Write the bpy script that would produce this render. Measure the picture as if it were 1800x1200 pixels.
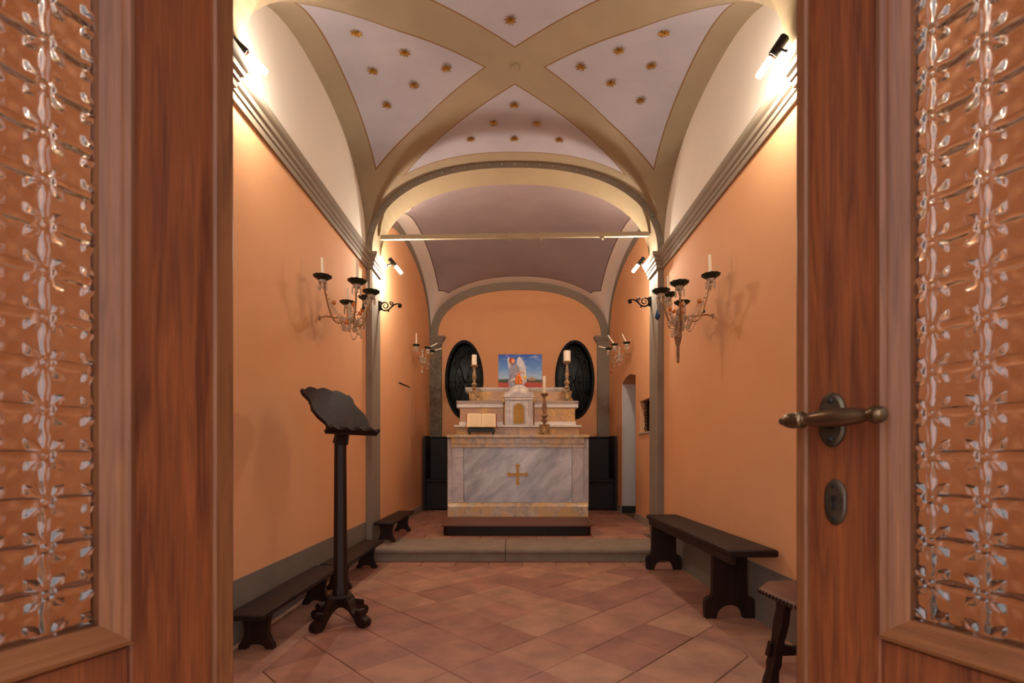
import bpy, math, random
from mathutils import Vector, Matrix
import numpy as np

random.seed(7)
for o in list(bpy.data.objects):
    bpy.data.objects.remove(o, do_unlink=True)
S = bpy.context.scene
COL = S.collection
PI = math.pi

# ------------------------------------------------------------------ camera, world, exposure
cam = bpy.data.cameras.new('camera')
cam.sensor_width = 36.0
cam.lens = 17.2
cam.shift_y = 0.1111
cam.shift_x = -0.0028
cam.clip_start = 0.02
cam.dof.use_dof = True
cam.dof.focus_distance = 4.5
cam.dof.aperture_fstop = 7.0
cam_o = bpy.data.objects.new('camera', cam)
COL.objects.link(cam_o)
cam_o.location = (0, 0, 1.0)
cam_o.rotation_euler = (PI / 2, 0, 0)
S.camera = cam_o

w = bpy.data.worlds.new('world')
S.world = w
w.use_nodes = True
bg = w.node_tree.nodes['Background']
bg.inputs[0].default_value = (0.90, 0.94, 1.0, 1)      # overcast daylight outside the open doors
bg.inputs[1].default_value = 2.7
BULB_CH = 900.0
BULB = 450.0                                             # emission of the four tube bulbs
BULB_COL = (1.0, 0.87, 0.71)

vs = S.view_settings
vs.view_transform = 'Standard'
vs.look = 'None'
vs.gamma = 1.0
vs.exposure = 0.80
vs.use_curve_mapping = False

# ------------------------------------------------------------------ materials
def srgb(r, g, b):
    f = lambda c: (c / 255 / 12.92) if c / 255 <= 0.04045 else ((c / 255 + 0.055) / 1.055) ** 2.4
    return (f(r), f(g), f(b), 1)

class NT:
    """small helper round a node tree"""
    def __init__(self, name):
        self.m = bpy.data.materials.new(name)
        self.m.use_nodes = True
        self.t = self.m.node_tree
        self.n = self.t.nodes
        self.b = self.n['Principled BSDF']
    def new(self, typ, **kw):
        nd = self.n.new(typ)
        for k, v in kw.items():
            setattr(nd, k, v)
        return nd
    def link(self, a, b):
        self.t.links.new(a, b)
    def val(self, x, sock):
        if isinstance(x, (int, float)):
            sock.default_value = x
        else:
            self.link(x, sock)
    def math(self, op, a, b=0.0, c=None):
        nd = self.new('ShaderNodeMath', operation=op)
        self.val(a, nd.inputs[0]); self.val(b, nd.inputs[1])
        if c is not None: self.val(c, nd.inputs[2])
        return nd.outputs[0]
    def mix(self, fac, a, b):
        nd = self.new('ShaderNodeMix', data_type='RGBA')
        self.val(fac, nd.inputs[0])
        for x, s in ((a, nd.inputs[6]), (b, nd.inputs[7])):
            if isinstance(x, tuple): s.default_value = x
            else: self.link(x, s)
        return nd.outputs[2]
    def noise(self, scale, detail=4, rough=0.55, vec=None, sc3=None, dist=0.0):
        nd = self.new('ShaderNodeTexNoise')
        nd.inputs['Scale'].default_value = scale
        nd.inputs['Detail'].default_value = detail
        nd.inputs['Roughness'].default_value = rough
        nd.inputs['Distortion'].default_value = dist
        if vec is None:
            vec = self.new('ShaderNodeTexCoord').outputs['Object']
        if sc3:
            mp = self.new('ShaderNodeMapping')
            mp.inputs['Scale'].default_value = sc3
            self.link(vec, mp.inputs[0]); vec = mp.outputs[0]
        self.link(vec, nd.inputs['Vector'])
        return nd.outputs[0]
    def ramp(self, fac, stops):
        nd = self.new('ShaderNodeValToRGB')
        el = nd.color_ramp.elements
        while len(el) < len(stops): el.new(0.5)
        for e, (p, c) in zip(el, stops):
            e.position = p; e.color = c
        self.link(fac, nd.inputs[0])
        return nd.outputs[0]
    def bump(self, h, strength, dist=0.01):
        nd = self.new('ShaderNodeBump')
        nd.inputs['Strength'].default_value = strength
        nd.inputs['Distance'].default_value = dist
        self.link(h, nd.inputs['Height'])
        self.link(nd.outputs[0], self.b.inputs['Normal'])
    def col(self, c):
        if isinstance(c, tuple): self.b.inputs['Base Color'].default_value = c
        else: self.link(c, self.b.inputs['Base Color'])
    def set(self, rough=0.6, metal=0.0, spec=None):
        self.b.inputs['Roughness'].default_value = rough
        self.b.inputs['Metallic'].default_value = metal
        if spec is not None: self.b.inputs['Specular IOR Level'].default_value = spec

def plain(name, c, rough=0.6, metal=0.0, var=0.12, scale=6.0, bump=0.0, spec=None):
    n = NT(name)
    d = tuple(x * (1 - var) for x in c[:3]) + (1,)
    l = tuple(min(1, x * (1 + var)) for x in c[:3]) + (1,)
    f = n.noise(scale)
    n.col(n.ramp(f, [(0.3, d), (0.7, l)]))
    n.set(rough, metal, spec)
    if bump: n.bump(n.noise(scale * 8), bump, 0.004)
    return n.m

def wood(name, dark, light, axis='Z', rough=0.4, scale=1.0, spec=None, rnd=False):
    n = NT(name)
    sc = {'X': (1.2, 16, 16), 'Y': (16, 1.2, 16), 'Z': (16, 16, 1.2)}[axis]
    sc = tuple(a * scale for a in sc)
    f1 = n.noise(1.6, 3, 0.5, sc3=sc, dist=1.2)
    sc2 = tuple(a * 6 if a > 5 * scale else a * 2 for a in sc)
    f2 = n.noise(2.0, 4, 0.6, sc3=sc2)
    f = n.math('ADD', n.math('MULTIPLY', f1, 0.65), n.math('MULTIPLY', f2, 0.35))
    n.col(n.ramp(f, [(0.32, dark), (0.66, light)]))
    n.set(rough, 0, spec)
    n.bump(f2, 0.12, 0.002)
    return n.m

def marble(name, base, vein, scale=3.0, rough=0.3, sc3=(1, 1, 1), lo=0.42, hi=0.62, third=None, rot=None):
    n = NT(name)
    vec = None
    if rot is not None:
        mp = n.new('ShaderNodeMapping'); mp.inputs['Rotation'].default_value = (0, rot, 0)
        n.link(n.new('ShaderNodeTexCoord').outputs['Object'], mp.inputs[0]); vec = mp.outputs[0]
    a = n.noise(scale, 8, 0.68, sc3=sc3, dist=0.5 if rot is not None else 1.6, vec=vec)
    c = n.ramp(a, [(lo, vein), (hi, base)])
    if third:
        b = n.noise(scale * 0.6, 4, 0.5, sc3=sc3, dist=0.8)
        k = n.ramp(b, [(0.45, (0, 0, 0, 1)), (0.62, (1, 1, 1, 1))])
        c = n.mix(k, c, third)
    n.col(c)
    n.set(rough)
    return n.m

M = {}
M['orange'] = plain('orange_plaster', srgb(230, 172, 124), 0.85, var=0.03, scale=2.0, bump=0.06)
M['white'] = plain('white_plaster', srgb(228, 218, 206), 0.85, var=0.02, scale=2.0, bump=0.05)
M['gray'] = plain('gray_paint', srgb(138, 126, 112), 0.8, var=0.07, scale=5, bump=0.08)
M['gray_dado'] = plain('gray_dado_paint', srgb(122, 113, 104), 0.8, var=0.09, scale=4, bump=0.08)
M['beige'] = plain('beige_paint', srgb(160, 142, 112), 0.8, var=0.05, scale=3, bump=0.05)
M['cornice'] = plain('cornice_paint', srgb(150, 136, 118), 0.75, var=0.05, scale=4)
M['stone'] = plain('gray_sandstone', srgb(140, 124, 106), 0.75, var=0.14, scale=7, bump=0.2)
M['chancel_base'] = plain('gray_stone_skirting', srgb(165, 152, 136), 0.75, var=0.16, scale=9, bump=0.1)
M['grout'] = plain('floor_grout', srgb(112, 84, 68), 0.95, var=0.1, scale=20)
M['black_iron'] = plain('black_iron', srgb(22, 18, 17), 0.5, 0.4, var=0.1)
M['black_paint'] = plain('black_lamp_paint', srgb(20, 18, 17), 0.45, 0.0, var=0.05)
M['darkwood'] = wood('dark_walnut_wood', srgb(24, 14, 11), srgb(50, 30, 23), 'Y', 0.55, spec=0.3)
M['darkwood_z'] = wood('dark_walnut_wood_upright', srgb(22, 12, 9), srgb(52, 26, 18), 'Z', 0.5, spec=0.3)
M['stallwood'] = wood('blackened_stall_wood', srgb(12, 8, 7), srgb(24, 16, 13), 'Z', 0.6)
M['predella_top'] = wood('reddish_brown_board', srgb(88, 56, 44), srgb(122, 82, 66), 'X', 0.5)
M['door'] = wood('cherry_door_wood', srgb(68, 29, 13), srgb(112, 56, 26), 'Z', 0.5, scale=2.2, spec=0.25)
M['door_mould'] = wood('cherry_moulding_wood', srgb(78, 41, 21), srgb(106, 62, 34), 'Z', 0.5, scale=2.2, spec=0.2)
M['door_mould_x'] = wood('cherry_moulding_wood_level', srgb(78, 41, 21), srgb(106, 62, 34), 'X', 0.5, scale=2.2, spec=0.2)
M['bronze'] = plain('dark_bronze', srgb(96, 76, 56), 0.3, 0.9, var=0.2, scale=30)
M['bronze_old'] = plain('old_bronze_plate', srgb(66, 54, 42), 0.45, 0.8, var=0.25, scale=40)
M['gold'] = plain('gilded_relief', srgb(172, 126, 52), 0.4, 0.55, var=0.2, scale=30)
M['goldpaint'] = plain('gold_inlay', srgb(190, 138, 66), 0.45, 0.35, var=0.1, scale=20)
M['marble_w'] = marble('white_marble', srgb(232, 226, 220), srgb(186, 182, 182), 3.0, 0.3, lo=0.3, hi=0.5)
M['marble_g'] = marble('blue_gray_marble', srgb(222, 223, 228), srgb(156, 162, 176), 3.4, 0.3, sc3=(0.55, 1, 1.9), lo=0.34, hi=0.64, rot=0.75)
M['marble_p'] = marble('pale_pilaster_marble', srgb(224, 219, 217), srgb(188, 184, 186), 3.0, 0.3)
M['marble_y'] = marble('yellow_siena_marble', srgb(222, 178, 104), srgb(170, 132, 106), 5.0, 0.3, lo=0.36, hi=0.56, third=srgb(186, 150, 124))
M['marble_yp'] = marble('pale_siena_marble', srgb(222, 204, 174), srgb(166, 150, 136), 9.0, 0.3, lo=0.38, hi=0.62, third=srgb(220, 184, 128))
M['candle'] = plain('white_wax', srgb(240, 230, 208), 0.45, var=0.03)
M['giltwood'] = marble('worn_gilded_wood', srgb(196, 164, 118), srgb(98, 68, 44), 22.0, 0.5, lo=0.4, hi=0.58)
M['brownwood'] = marble('worn_painted_turned_wood', srgb(168, 130, 96), srgb(92, 62, 44), 18.0, 0.5, lo=0.35, hi=0.6)
M['tole'] = plain('dark_green_tin', srgb(34, 50, 36), 0.4, 0.3, var=0.3, scale=30)
M['wire'] = plain('aged_gilt_wire', srgb(170, 134, 92), 0.4, 0.6, var=0.2, scale=30)
M['amber'] = plain('amber_glass', srgb(206, 120, 56), 0.15, 0.0, var=0.1)
M['blueglass'] = plain('blue_glass', srgb(24, 84, 132), 0.1, 0.0, var=0.1)
M['greenglass'] = plain('green_glass', srgb(36, 108, 84), 0.1, 0.0, var=0.1)
M['crystal'] = plain('clear_cut_crystal', srgb(232, 216, 196), 0.08, 0.0, var=0.05)
M['crystal'].node_tree.nodes['Principled BSDF'].inputs['Transmission Weight'].default_value = 0.55
M['page'] = plain('aged_paper', srgb(236, 214, 172), 0.8, var=0.03)
M['leather'] = plain('red_leather', srgb(150, 66, 44), 0.55, var=0.15)
M['plaster_w'] = plain('white_jamb_paint', srgb(206, 200, 198), 0.8, var=0.03)
M['blackbase'] = plain('black_skirting_paint', srgb(40, 34, 32), 0.7, var=0.1)
M['stain'] = plain('mouldy_gray_paint', srgb(118, 108, 92), 0.85, var=0.35, scale=14, bump=0.25)
M['roof'] = plain('rough_masonry', srgb(120, 110, 100), 0.9)
M['darkglass'] = plain('night_dark_glass', srgb(4, 4, 5), 0.25, 0.0, var=0.05, spec=0.06)
M['blackframe'] = plain('black_window_frame', srgb(14, 12, 11), 0.6, spec=0.2)
M['ironband'] = plain('painted_tie_iron', srgb(184, 168, 140), 0.6, 0.1, var=0.08)

def tile_material(name, a, b, c):
    n = NT(name)
    oi = n.new('ShaderNodeObjectInfo').outputs['Random']
    base = n.ramp(oi, [(0.0, a), (0.5, b), (1.0, c)])
    geo = n.new('ShaderNodeNewGeometry').outputs['Position']
    f = n.noise(5.0, 6, 0.6, vec=geo)
    k = n.ramp(f, [(0.35, (0.72, 0.70, 0.70, 1)), (0.68, (1.12, 1.1, 1.08, 1))])
    mx = n.new('ShaderNodeMix', data_type='RGBA', blend_type='MULTIPLY')
    mx.inputs[0].default_value = 1.0
    n.link(base, mx.inputs[6]); n.link(k, mx.inputs[7])
    n.col(mx.outputs[2])
    n.set(0.6)
    n.bump(n.noise(30, 4, vec=geo), 0.15, 0.004)
    return n.m
M['terracotta'] = tile_material('terracotta_tile', srgb(160, 112, 92), srgb(174, 124, 104), srgb(186, 142, 116))

def nave_vault_material(xh, yc, yh):
    n = NT('painted_vault_webs_and_bands')
    sp = n.new('ShaderNodeSeparateXYZ')
    n.link(n.new('ShaderNodeTexCoord').outputs['Object'], sp.inputs[0])
    u = n.math('DIVIDE', n.math('ABSOLUTE', sp.outputs[0]), xh)
    v = n.math('DIVIDE', n.math('ABSOLUTE', n.math('SUBTRACT', sp.outputs[1], yc)), yh)
    d = n.math('SUBTRACT', n.math('MULTIPLY', n.math('ABSOLUTE', n.math('SUBTRACT', u, v)), xh * yh / math.hypot(xh, yh)), 0.138)
    e = n.math('MULTIPLY', n.math('SUBTRACT', 0.87, n.math('MAXIMUM', u, v)), 1.3)
    m = n.math('MINIMUM', d, e)
    web = n.math('GREATER_THAN', m, 0.0)
    line = n.math('LESS_THAN', n.math('ABSOLUTE', m), 0.0055)
    f = n.noise(2.2)
    band = n.ramp(f, [(0.3, srgb(142, 124, 100)), (0.7, srgb(156, 136, 110))])
    lav = n.ramp(f, [(0.3, srgb(160, 153, 162)), (0.7, srgb(172, 165, 173))])
    c = n.mix(web, band, lav)
    c = n.mix(line, c, srgb(124, 88, 50))
    n.col(c); n.set(0.85)
    n.bump(n.noise(14), 0.06, 0.01)
    return n.m

def chancel_vault_material(cx, xh, yc, yh):
    n = NT('mauve_field_with_white_border')
    sp = n.new('ShaderNodeSeparateXYZ')
    n.link(n.new('ShaderNodeTexCoord').outputs['Object'], sp.inputs[0])
    u = n.math('DIVIDE', n.math('ABSOLUTE', n.math('SUBTRACT', sp.outputs[0], cx)), xh)
    v = n.math('DIVIDE', n.math('ABSOLUTE', n.math('SUBTRACT', sp.outputs[1], yc)), yh)
    a = n.math('SUBTRACT', 0.865, n.math('MAXIMUM', u, v))
    du = n.math('SUBTRACT', u, 0.90); dv = n.math('SUBTRACT', v, 0.90)
    r = n.math('SUBTRACT', n.math('SQRT', n.math('ADD', n.math('MULTIPLY', du, du), n.math('MULTIPLY', dv, dv))), 0.13)
    m = n.math('MINIMUM', a, r)
    web = n.math('GREATER_THAN', m, 0.0)
    line = n.math('LESS_THAN', n.math('ABSOLUTE', m), 0.0045)
    f = n.noise(1.8)
    mv = n.ramp(f, [(0.3, srgb(146, 132, 136)), (0.7, srgb(158, 144, 146))])
    c = n.mix(web, srgb(226, 214, 204), mv)
    c = n.mix(line, c, srgb(96, 70, 56))
    n.col(c); n.set(0.85)
    n.bump(n.noise(14), 0.05, 0.01)
    return n.m

def emissive(name, col, strength):
    n = NT(name)
    n.b.inputs['Base Color'].default_value = (1, 1, 1, 1)
    n.b.inputs['Emission Color'].default_value = col + (1,)
    n.b.inputs['Emission Strength'].default_value = strength
    return n.m
M['bulb'] = emissive('lit_tube_bulb', BULB_COL, BULB)
M['bulb_c'] = emissive('lit_tube_bulb_chancel', BULB_COL, BULB_CH)

def glass_material():
    n = NT('patterned_cathedral_glass')
    n.b.inputs['Base Color'].default_value = (0.80, 0.72, 0.66, 1)
    n.b.inputs['Transmission Weight'].default_value = 1.0
    n.b.inputs['Roughness'].default_value = 0.04
    n.b.inputs['IOR'].default_value = 1.5
    return n.m
M['glass'] = glass_material()

# ------------------------------------------------------------------ mesh helpers
class MB:
    def __init__(self):
        self.v = []; self.f = []; self.mi = []
        self.cur = 0
    def add(self, vs_, fs):
        o = len(self.v)
        self.v += [tuple(p) for p in vs_]
        self.f += [tuple(i + o for i in f) for f in fs]
        self.mi += [self.cur] * len(fs)
        return self
    def box(self, x0, x1, y0, y1, z0, z1):
        x0, x1 = min(x0, x1), max(x0, x1); y0, y1 = min(y0, y1), max(y0, y1); z0, z1 = min(z0, z1), max(z0, z1)
        p = [(x0, y0, z0), (x1, y0, z0), (x1, y1, z0), (x0, y1, z0), (x0, y0, z1), (x1, y0, z1), (x1, y1, z1), (x0, y1, z1)]
        return self.add(p, [(3, 2, 1, 0), (4, 5, 6, 7), (0, 1, 5, 4), (1, 2, 6, 5), (2, 3, 7, 6), (3, 0, 4, 7)])
    def bbox(self, x0, x1, y0, y1, z0, z1, b=0.005):
        """box with chamfered edges"""
        x0, x1 = min(x0, x1), max(x0, x1); y0, y1 = min(y0, y1), max(y0, y1); z0, z1 = min(z0, z1), max(z0, z1)
        lay = []
        for z, i in ((z0, b), (z0 + b, 0), (z1 - b, 0), (z1, b)):
            a0, a1, c0, c1 = x0 + i, x1 - i, y0 + i, y1 - i
            k = b if i == 0 else b * 0.5
            lay.append([(a0 + k, c0, z), (a1 - k, c0, z), (a1, c0 + k, z), (a1, c1 - k, z), (a1 - k, c1, z), (a0 + k, c1, z), (a0, c1 - k, z), (a0, c0 + k, z)])
        return self.rings(lay)
    def rings(self, lay, cap=True):
        n = len(lay[0]); vs_ = [p for l in lay for p in l]; fs = []
        for k in range(len(lay) - 1):
            for i in range(n):
                j = (i + 1) % n
                fs.append((k * n + i, k * n + j, (k + 1) * n + j, (k + 1) * n + i))
        if cap:
            fs.append(tuple(reversed(range(n))))
            fs.append(tuple(range((len(lay) - 1) * n, len(lay) * n)))
        return self.add(vs_, fs)
    def prism(self, poly, a, b, axis='Y'):
        """extrude a 2D polygon; axis Y: poly is (x,z); X: (y,z); Z: (x,y)"""
        def P(p, t):
            return {'Y': (p[0], t, p[1]), 'X': (t, p[0], p[1]), 'Z': (p[0], p[1], t)}[axis]
        l0 = [P(p, a) for p in poly]; l1 = [P(p, b) for p in poly]
        ar = sum(poly[i][0] * poly[(i + 1) % len(poly)][1] - poly[(i + 1) % len(poly)][0] * poly[i][1] for i in range(len(poly)))
        flip = (ar > 0) != ((axis == 'Z') == (b > a)) if axis == 'Z' else ((ar > 0) == (b > a)) if axis == 'Y' else ((ar > 0) != (b > a))
        if flip: l0.reverse(); l1.reverse()
        return self.rings([l0, l1])
    def lathe(self, prof, n=16, c=(0, 0, 0), axis='Z'):
        lay = []
        for r, z in prof:
            ring = []
            for i in range(n):
                t = 2 * PI * i / n
                a, b = r * math.cos(t), r * math.sin(t)
                p = {'Z': (a, b, z), 'X': (z, a, b), 'Y': (b, z, a)}[axis]
                ring.append((p[0] + c[0], p[1] + c[1], p[2] + c[2]))
            lay.append(ring)
        return self.rings(lay)
    def tube(self, pts, r, n=6, closed=False):
        pts = [Vector(p) for p in pts]
        rr = r if isinstance(r, (list, tuple)) else [r] * len(pts)
        lay = []; up = Vector((0.13, 0.21, 0.97)).normalized()
        for i, p in enumerate(pts):
            if closed: t = pts[(i + 1) % len(pts)] - pts[i - 1]
            else: t = pts[min(i + 1, len(pts) - 1)] - pts[max(i - 1, 0)]
            if t.length < 1e-9: t = Vector((0, 0, 1))
            t.normalize()
            u = up - t * up.dot(t)
            if u.length < 1e-3: u = Vector((1, 0, 0)) - t * t.x
            u.normalize(); up = u
            w_ = t.cross(u)
            lay.append([p + (u * math.cos(2 * PI * k / n) + w_ * math.sin(2 * PI * k / n)) * rr[i] for k in range(n)])
        if closed: lay.append(lay[0])
        return self.rings(lay, cap=not closed)
    def ball(self, c, r, n=8, m=5, sz=1.0):
        prof = [(max(1e-4, r * math.sin(PI * k / m)), -r * sz * math.cos(PI * k / m)) for k in range(m + 1)]
        return self.lathe(prof, n, c)
    def build(self, name, mat, parent=None, smooth=True, angle=35):
        me = bpy.data.meshes.new(name)
        me.from_pydata(self.v, [], self.f)
        mats = mat if isinstance(mat, (list, tuple)) else [mat]
        for m in mats: me.materials.append(M[m] if isinstance(m, str) else m)
        if len(mats) > 1: me.polygons.foreach_set('material_index', self.mi)
        me.validate(); me.update()
        if smooth:
            me.shade_smooth()
            me.set_sharp_from_angle(angle=math.radians(angle))
        ob = bpy.data.objects.new(name, me)
        COL.objects.link(ob)
        if parent: ob.parent = parent
        return ob

def tag(o, label=None, cat=None, group=None, kind=None):
    if label: o['label'] = label
    if cat: o['category'] = cat
    if group: o['group'] = group
    if kind: o['kind'] = kind
    return o

def thing(name, label, cat, loc=(0, 0, 0), rz=0.0, group=None, kind=None):
    o = bpy.data.objects.new(name, None)
    COL.objects.link(o)
    o.location = loc; o.rotation_euler = (0, 0, rz)
    o.empty_display_size = 0.1
    return tag(o, label, cat, group, kind)

def copy_obj(src, name, parent=None, loc=None):
    c = src.copy(); c.name = name
    COL.objects.link(c); c.parent = parent
    if loc is not None: c.location = loc
    return c

def copy_tree(src, parent=None):
    c = src.copy(); COL.objects.link(c); c.parent = parent
    for ch in src.children: copy_tree(ch, c)
    return c

def struct(o, label, cat):
    return tag(o, label, cat, kind='structure')

# ------------------------------------------------------------------ dimensions (metres; camera at origin of plan, looking +Y)
XW = 1.48                 # nave half width
XP = 1.42                 # pier half opening
YF = 0.30                 # inner face of the entrance wall
YB1 = 2.18; YB2 = 2.54; YBP = 2.45    # near transverse arch and its pier
YA1 = 4.86; YA2 = 5.16    # chancel arch
YC = (YB2 + YA1) / 2; YH = (YA1 - YB2) / 2
ZS = 3.0                  # springing
CX = 0.08; CH = 1.55      # chancel centre and half width
YE = 8.5                  # back wall
YCC = (YA2 + YE) / 2; YCH = (YE - YA2) / 2
ZC = 0.125                # chancel floor
ROOF = 4.4

def sup(t, n=2.3):
    t = min(1.0, abs(t))
    return max(0.0, 1 - t ** n) ** (1 / n)

# ------------------------------------------------------------------ floors
floor = MB().box(-1.95, 1.95, -0.05, YA1 + 0.35, -0.2, -0.012).build('floor', 'grout', smooth=False)
struct(floor, 'nave floor of diagonal terracotta tiles with straight border rows', 'floor')

def clip(poly, x0, x1, y0, y1):
    def half(pl, f):
        out = []
        for i in range(len(pl)):
            a, b = pl[i], pl[(i + 1) % len(pl)]
            fa, fb = f(a), f(b)
            if fa >= 0: out.append(a)
            if fa * fb < 0:
                t = fa / (fa - fb)
                out.append((a[0] + (b[0] - a[0]) * t, a[1] + (b[1] - a[1]) * t))
        return out
    for f in (lambda p: p[0] - x0, lambda p: x1 - p[0], lambda p: p[1] - y0, lambda p: y1 - p[1]):
        if poly: poly = half(poly, f)
    return poly

def tile(poly, parent, z=0.0):
    if len(poly) < 3: return
    ar = sum(poly[i][0] * poly[(i + 1) % len(poly)][1] - poly[(i + 1) % len(poly)][0] * poly[i][1] for i in range(len(poly))) / 2
    if abs(ar) < 0.002: return
    if ar < 0: poly = poly[::-1]
    cx = sum(p[0] for p in poly) / len(poly); cy = sum(p[1] for p in poly) / len(poly)
    def ins(d):
        out = []
        for x, y in poly:
            L = math.hypot(x - cx, y - cy)
            k = (L - d * 1.41) / L
            out.append((cx + (x - cx) * k, cy + (y - cy) * k))
        return out
    dz = random.uniform(-0.0012, 0.0012)
    a, b = ins(0.0022), ins(0.0055)
    lay = [[(p[0], p[1], z - 0.014) for p in a], [(p[0], p[1], z - 0.003 + dz) for p in a], [(p[0], p[1], z + dz) for p in b]]
    MB().rings(lay).build('floor_tile', 'terracotta', parent, smooth=False)

struct(MB().box(-9, 9, -14, -0.05, -0.2, -0.03).build('floor_added_ground', 'stone', smooth=False), 'unseen stone ground added outside the entrance doors to dim sky reflections', 'floor')  # unseen ground, added to cut blue sky reflections and warm the bounce
T = 0.4313 / math.sqrt(2)
FX = 1.17; FY1 = 4.40
for i in range(-9, 14):
    for j in range(-9, 14):
        # lines  Y-X = b0+i*d  and  Y+X = a0+j*d
        d = 0.4313
        def pt(bi, aj):
            B = 2.138 + bi * d; A = 1.53 + aj * d
            return ((A - B) / 2, (A + B) / 2)
        poly = [pt(i, j), pt(i, j + 1), pt(i + 1, j + 1), pt(i + 1, j)]
        tile(clip(poly, -FX, FX, YF + 0.3, FY1), floor)
for sx in (-1, 1):
    y = YF + 0.3 - 0.1
    while y < 4.6:
        tile(clip([(sx * FX, y), (sx * XW, y), (sx * XW, y + 0.31), (sx * FX, y + 0.31)], -2, 2, YF, 4.62), floor)
        y += 0.31
x = -FX
while x < FX - 0.01:
    tile([(x, FY1), (min(FX, x + 0.31), FY1), (min(FX, x + 0.31), 4.62), (x, 4.62)], floor)
    tile([(x, YF), (min(FX, x + 0.31), YF), (min(FX, x + 0.31), YF + 0.3), (x, YF + 0.3)], floor)
    x += 0.31

fc = MB().box(CX - CH - 0.3, CX + CH + 1.3, 5.13, YE + 0.3, -0.2, ZC - 0.012).build('floor_chancel', 'grout', smooth=False)
struct(fc, 'raised chancel floor of terracotta tiles behind the stone step', 'floor')
y = 5.14
while y < YE - 0.02:
    x = CX - CH - 0.1
    k = int(round((y - 5.14) / 0.3))
    x -= 0.15 * (k % 2)
    while x < CX + CH:
        x0 = -XP if y < YA2 else CX - CH; x1 = XP if y < YA2 else CX + CH
        tile(clip([(x, y), (x + 0.3, y), (x + 0.3, y + 0.3), (x, y + 0.3)], x0, x1, y, YE), fc, ZC)
        x += 0.3
    y += 0.3

stp = thing('floor_step', 'gray sandstone step of two rounded slabs before the chancel', 'step', (0, 0, 0), kind='structure')
def nosing(x0, x1, name):
    pr = [(4.625, -0.01), (4.625, 0.068), (4.605, 0.072), (4.592, 0.084), (4.588, 0.1), (4.595, 0.115), (4.615, 0.125), (5.14, 0.125), (5.14, -0.01)]
    MB().prism(pr, x0, x1, 'X').build(name, 'stone', stp, angle=50)
nosing(-XP, -0.094, 'stone_slab'); nosing(-0.088, XP, 'stone_slab')
MB().box(-XW, -XP, 4.63, YA1, -0.01, 0.12).box(XP, XW, 4.63, YA1, -0.01, 0.12).build('slab_end', 'stone', stp)

# ------------------------------------------------------------------ walls
def wallbox(name, b, mat, label):
    return struct(MB().box(*b).build(name, mat, smooth=False), label, 'wall')
wallbox('wall_left', (-XW - 0.3, -XW, 0.0, 5.0, -0.1, ZS - 0.02), 'orange', 'orange plastered nave wall behind the lectern')
wallbox('wall_right', (XW, XW + 0.3, 0.0, 5.0, -0.1, ZS - 0.02), 'orange', 'orange plastered nave wall behind the tall bench')
for sx, s in ((-1, 'left'), (1, 'right')):
    for (a, b), nm in (((YF, YB1), 'entrance'), ((YBP, YA1), 'nave')):
        wallbox('wall_lunette_%s_%s' % (nm, s), (sx * XW, sx * (XW + 0.3), a, b, ZS - 0.02, ROOF), 'white',
                'white lunette above the cornice over the %s side wall of the %s bay' % ('lectern' if sx < 0 else 'tall bench', nm))
fw = MB().box(-1.9, -0.66, 0.0, YF, -0.1, ROOF).box(0.66, 1.9, 0.0, YF, -0.1, ROOF).box(-0.66, 0.66, 0.0, YF, 2.35, ROOF)
struct(fw.build('wall_front', 'orange', smooth=False), 'entrance wall round the double doors', 'wall')
struct(MB().box(-2.1, 3.0, 0.0, YE + 0.6, ROOF, ROOF + 0.2).build('ceiling_sky_seal', 'roof', smooth=False), 'unseen slab added above the vaults to keep sky light out', 'ceiling')  # out of view; put over the vaults to stop sky light leaking in

# chancel walls
wl = MB().box(CX - CH - 0.3, CX - CH, 5.0, YE + 0.3, -0.1, ROOF)
wl = struct(wl.build('wall_chancel_left', 'orange', smooth=False), 'orange chancel wall with a faint sealed doorway outline', 'wall')
MB().box(CX - CH, CX - CH + 0.004, 6.85, 6.86, 0.25, 1.95).build('crack_line', 'chancel_base', wl, smooth=False)
MB().add([(CX - CH + .003, 6.2, 1.91), (CX - CH + .003, 6.85, 1.945), (CX - CH + .003, 6.85, 1.96), (CX - CH + .003, 6.2, 1.93)], [(0, 1, 2, 3)]).build('crack_line', 'darkwood', wl, smooth=False)
RX = CX + CH
DY0, DY1, DZ = 6.60, 7.45, 2.15        # side doorway
WY0, WY1, WZ0, WZ1 = 5.55, 6.38, 1.29, 1.70
wr = MB()
wr.box(RX, RX + 0.4, 5.0, WY0, -0.1, ROOF)
wr.box(RX, RX + 0.4, WY0, WY1, -0.1, WZ0).box(RX, RX + 0.4, WY0, WY1, WZ1, ROOF)
wr.box(RX, RX + 0.4, WY1, DY0, -0.1, ROOF)
arch = [(DY0, ROOF), (DY0, DZ - 0.07)] + [(DY0 + (DY1 - DY0) * k / 10, DZ - 0.07 + 0.07 * math.sin(PI * k / 10)) for k in range(1, 10)] + [(DY1, DZ - 0.07), (DY1, ROOF)]
wr.prism(arch, RX, RX + 0.4, 'X')
wr.box(RX, RX + 0.4, DY1, YE + 0.3, -0.1, ROOF)
wr = struct(wr.build('wall_chancel_right', 'orange', smooth=False), 'orange chancel wall pierced by a narrow doorway and a small grilled window', 'wall')
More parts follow.
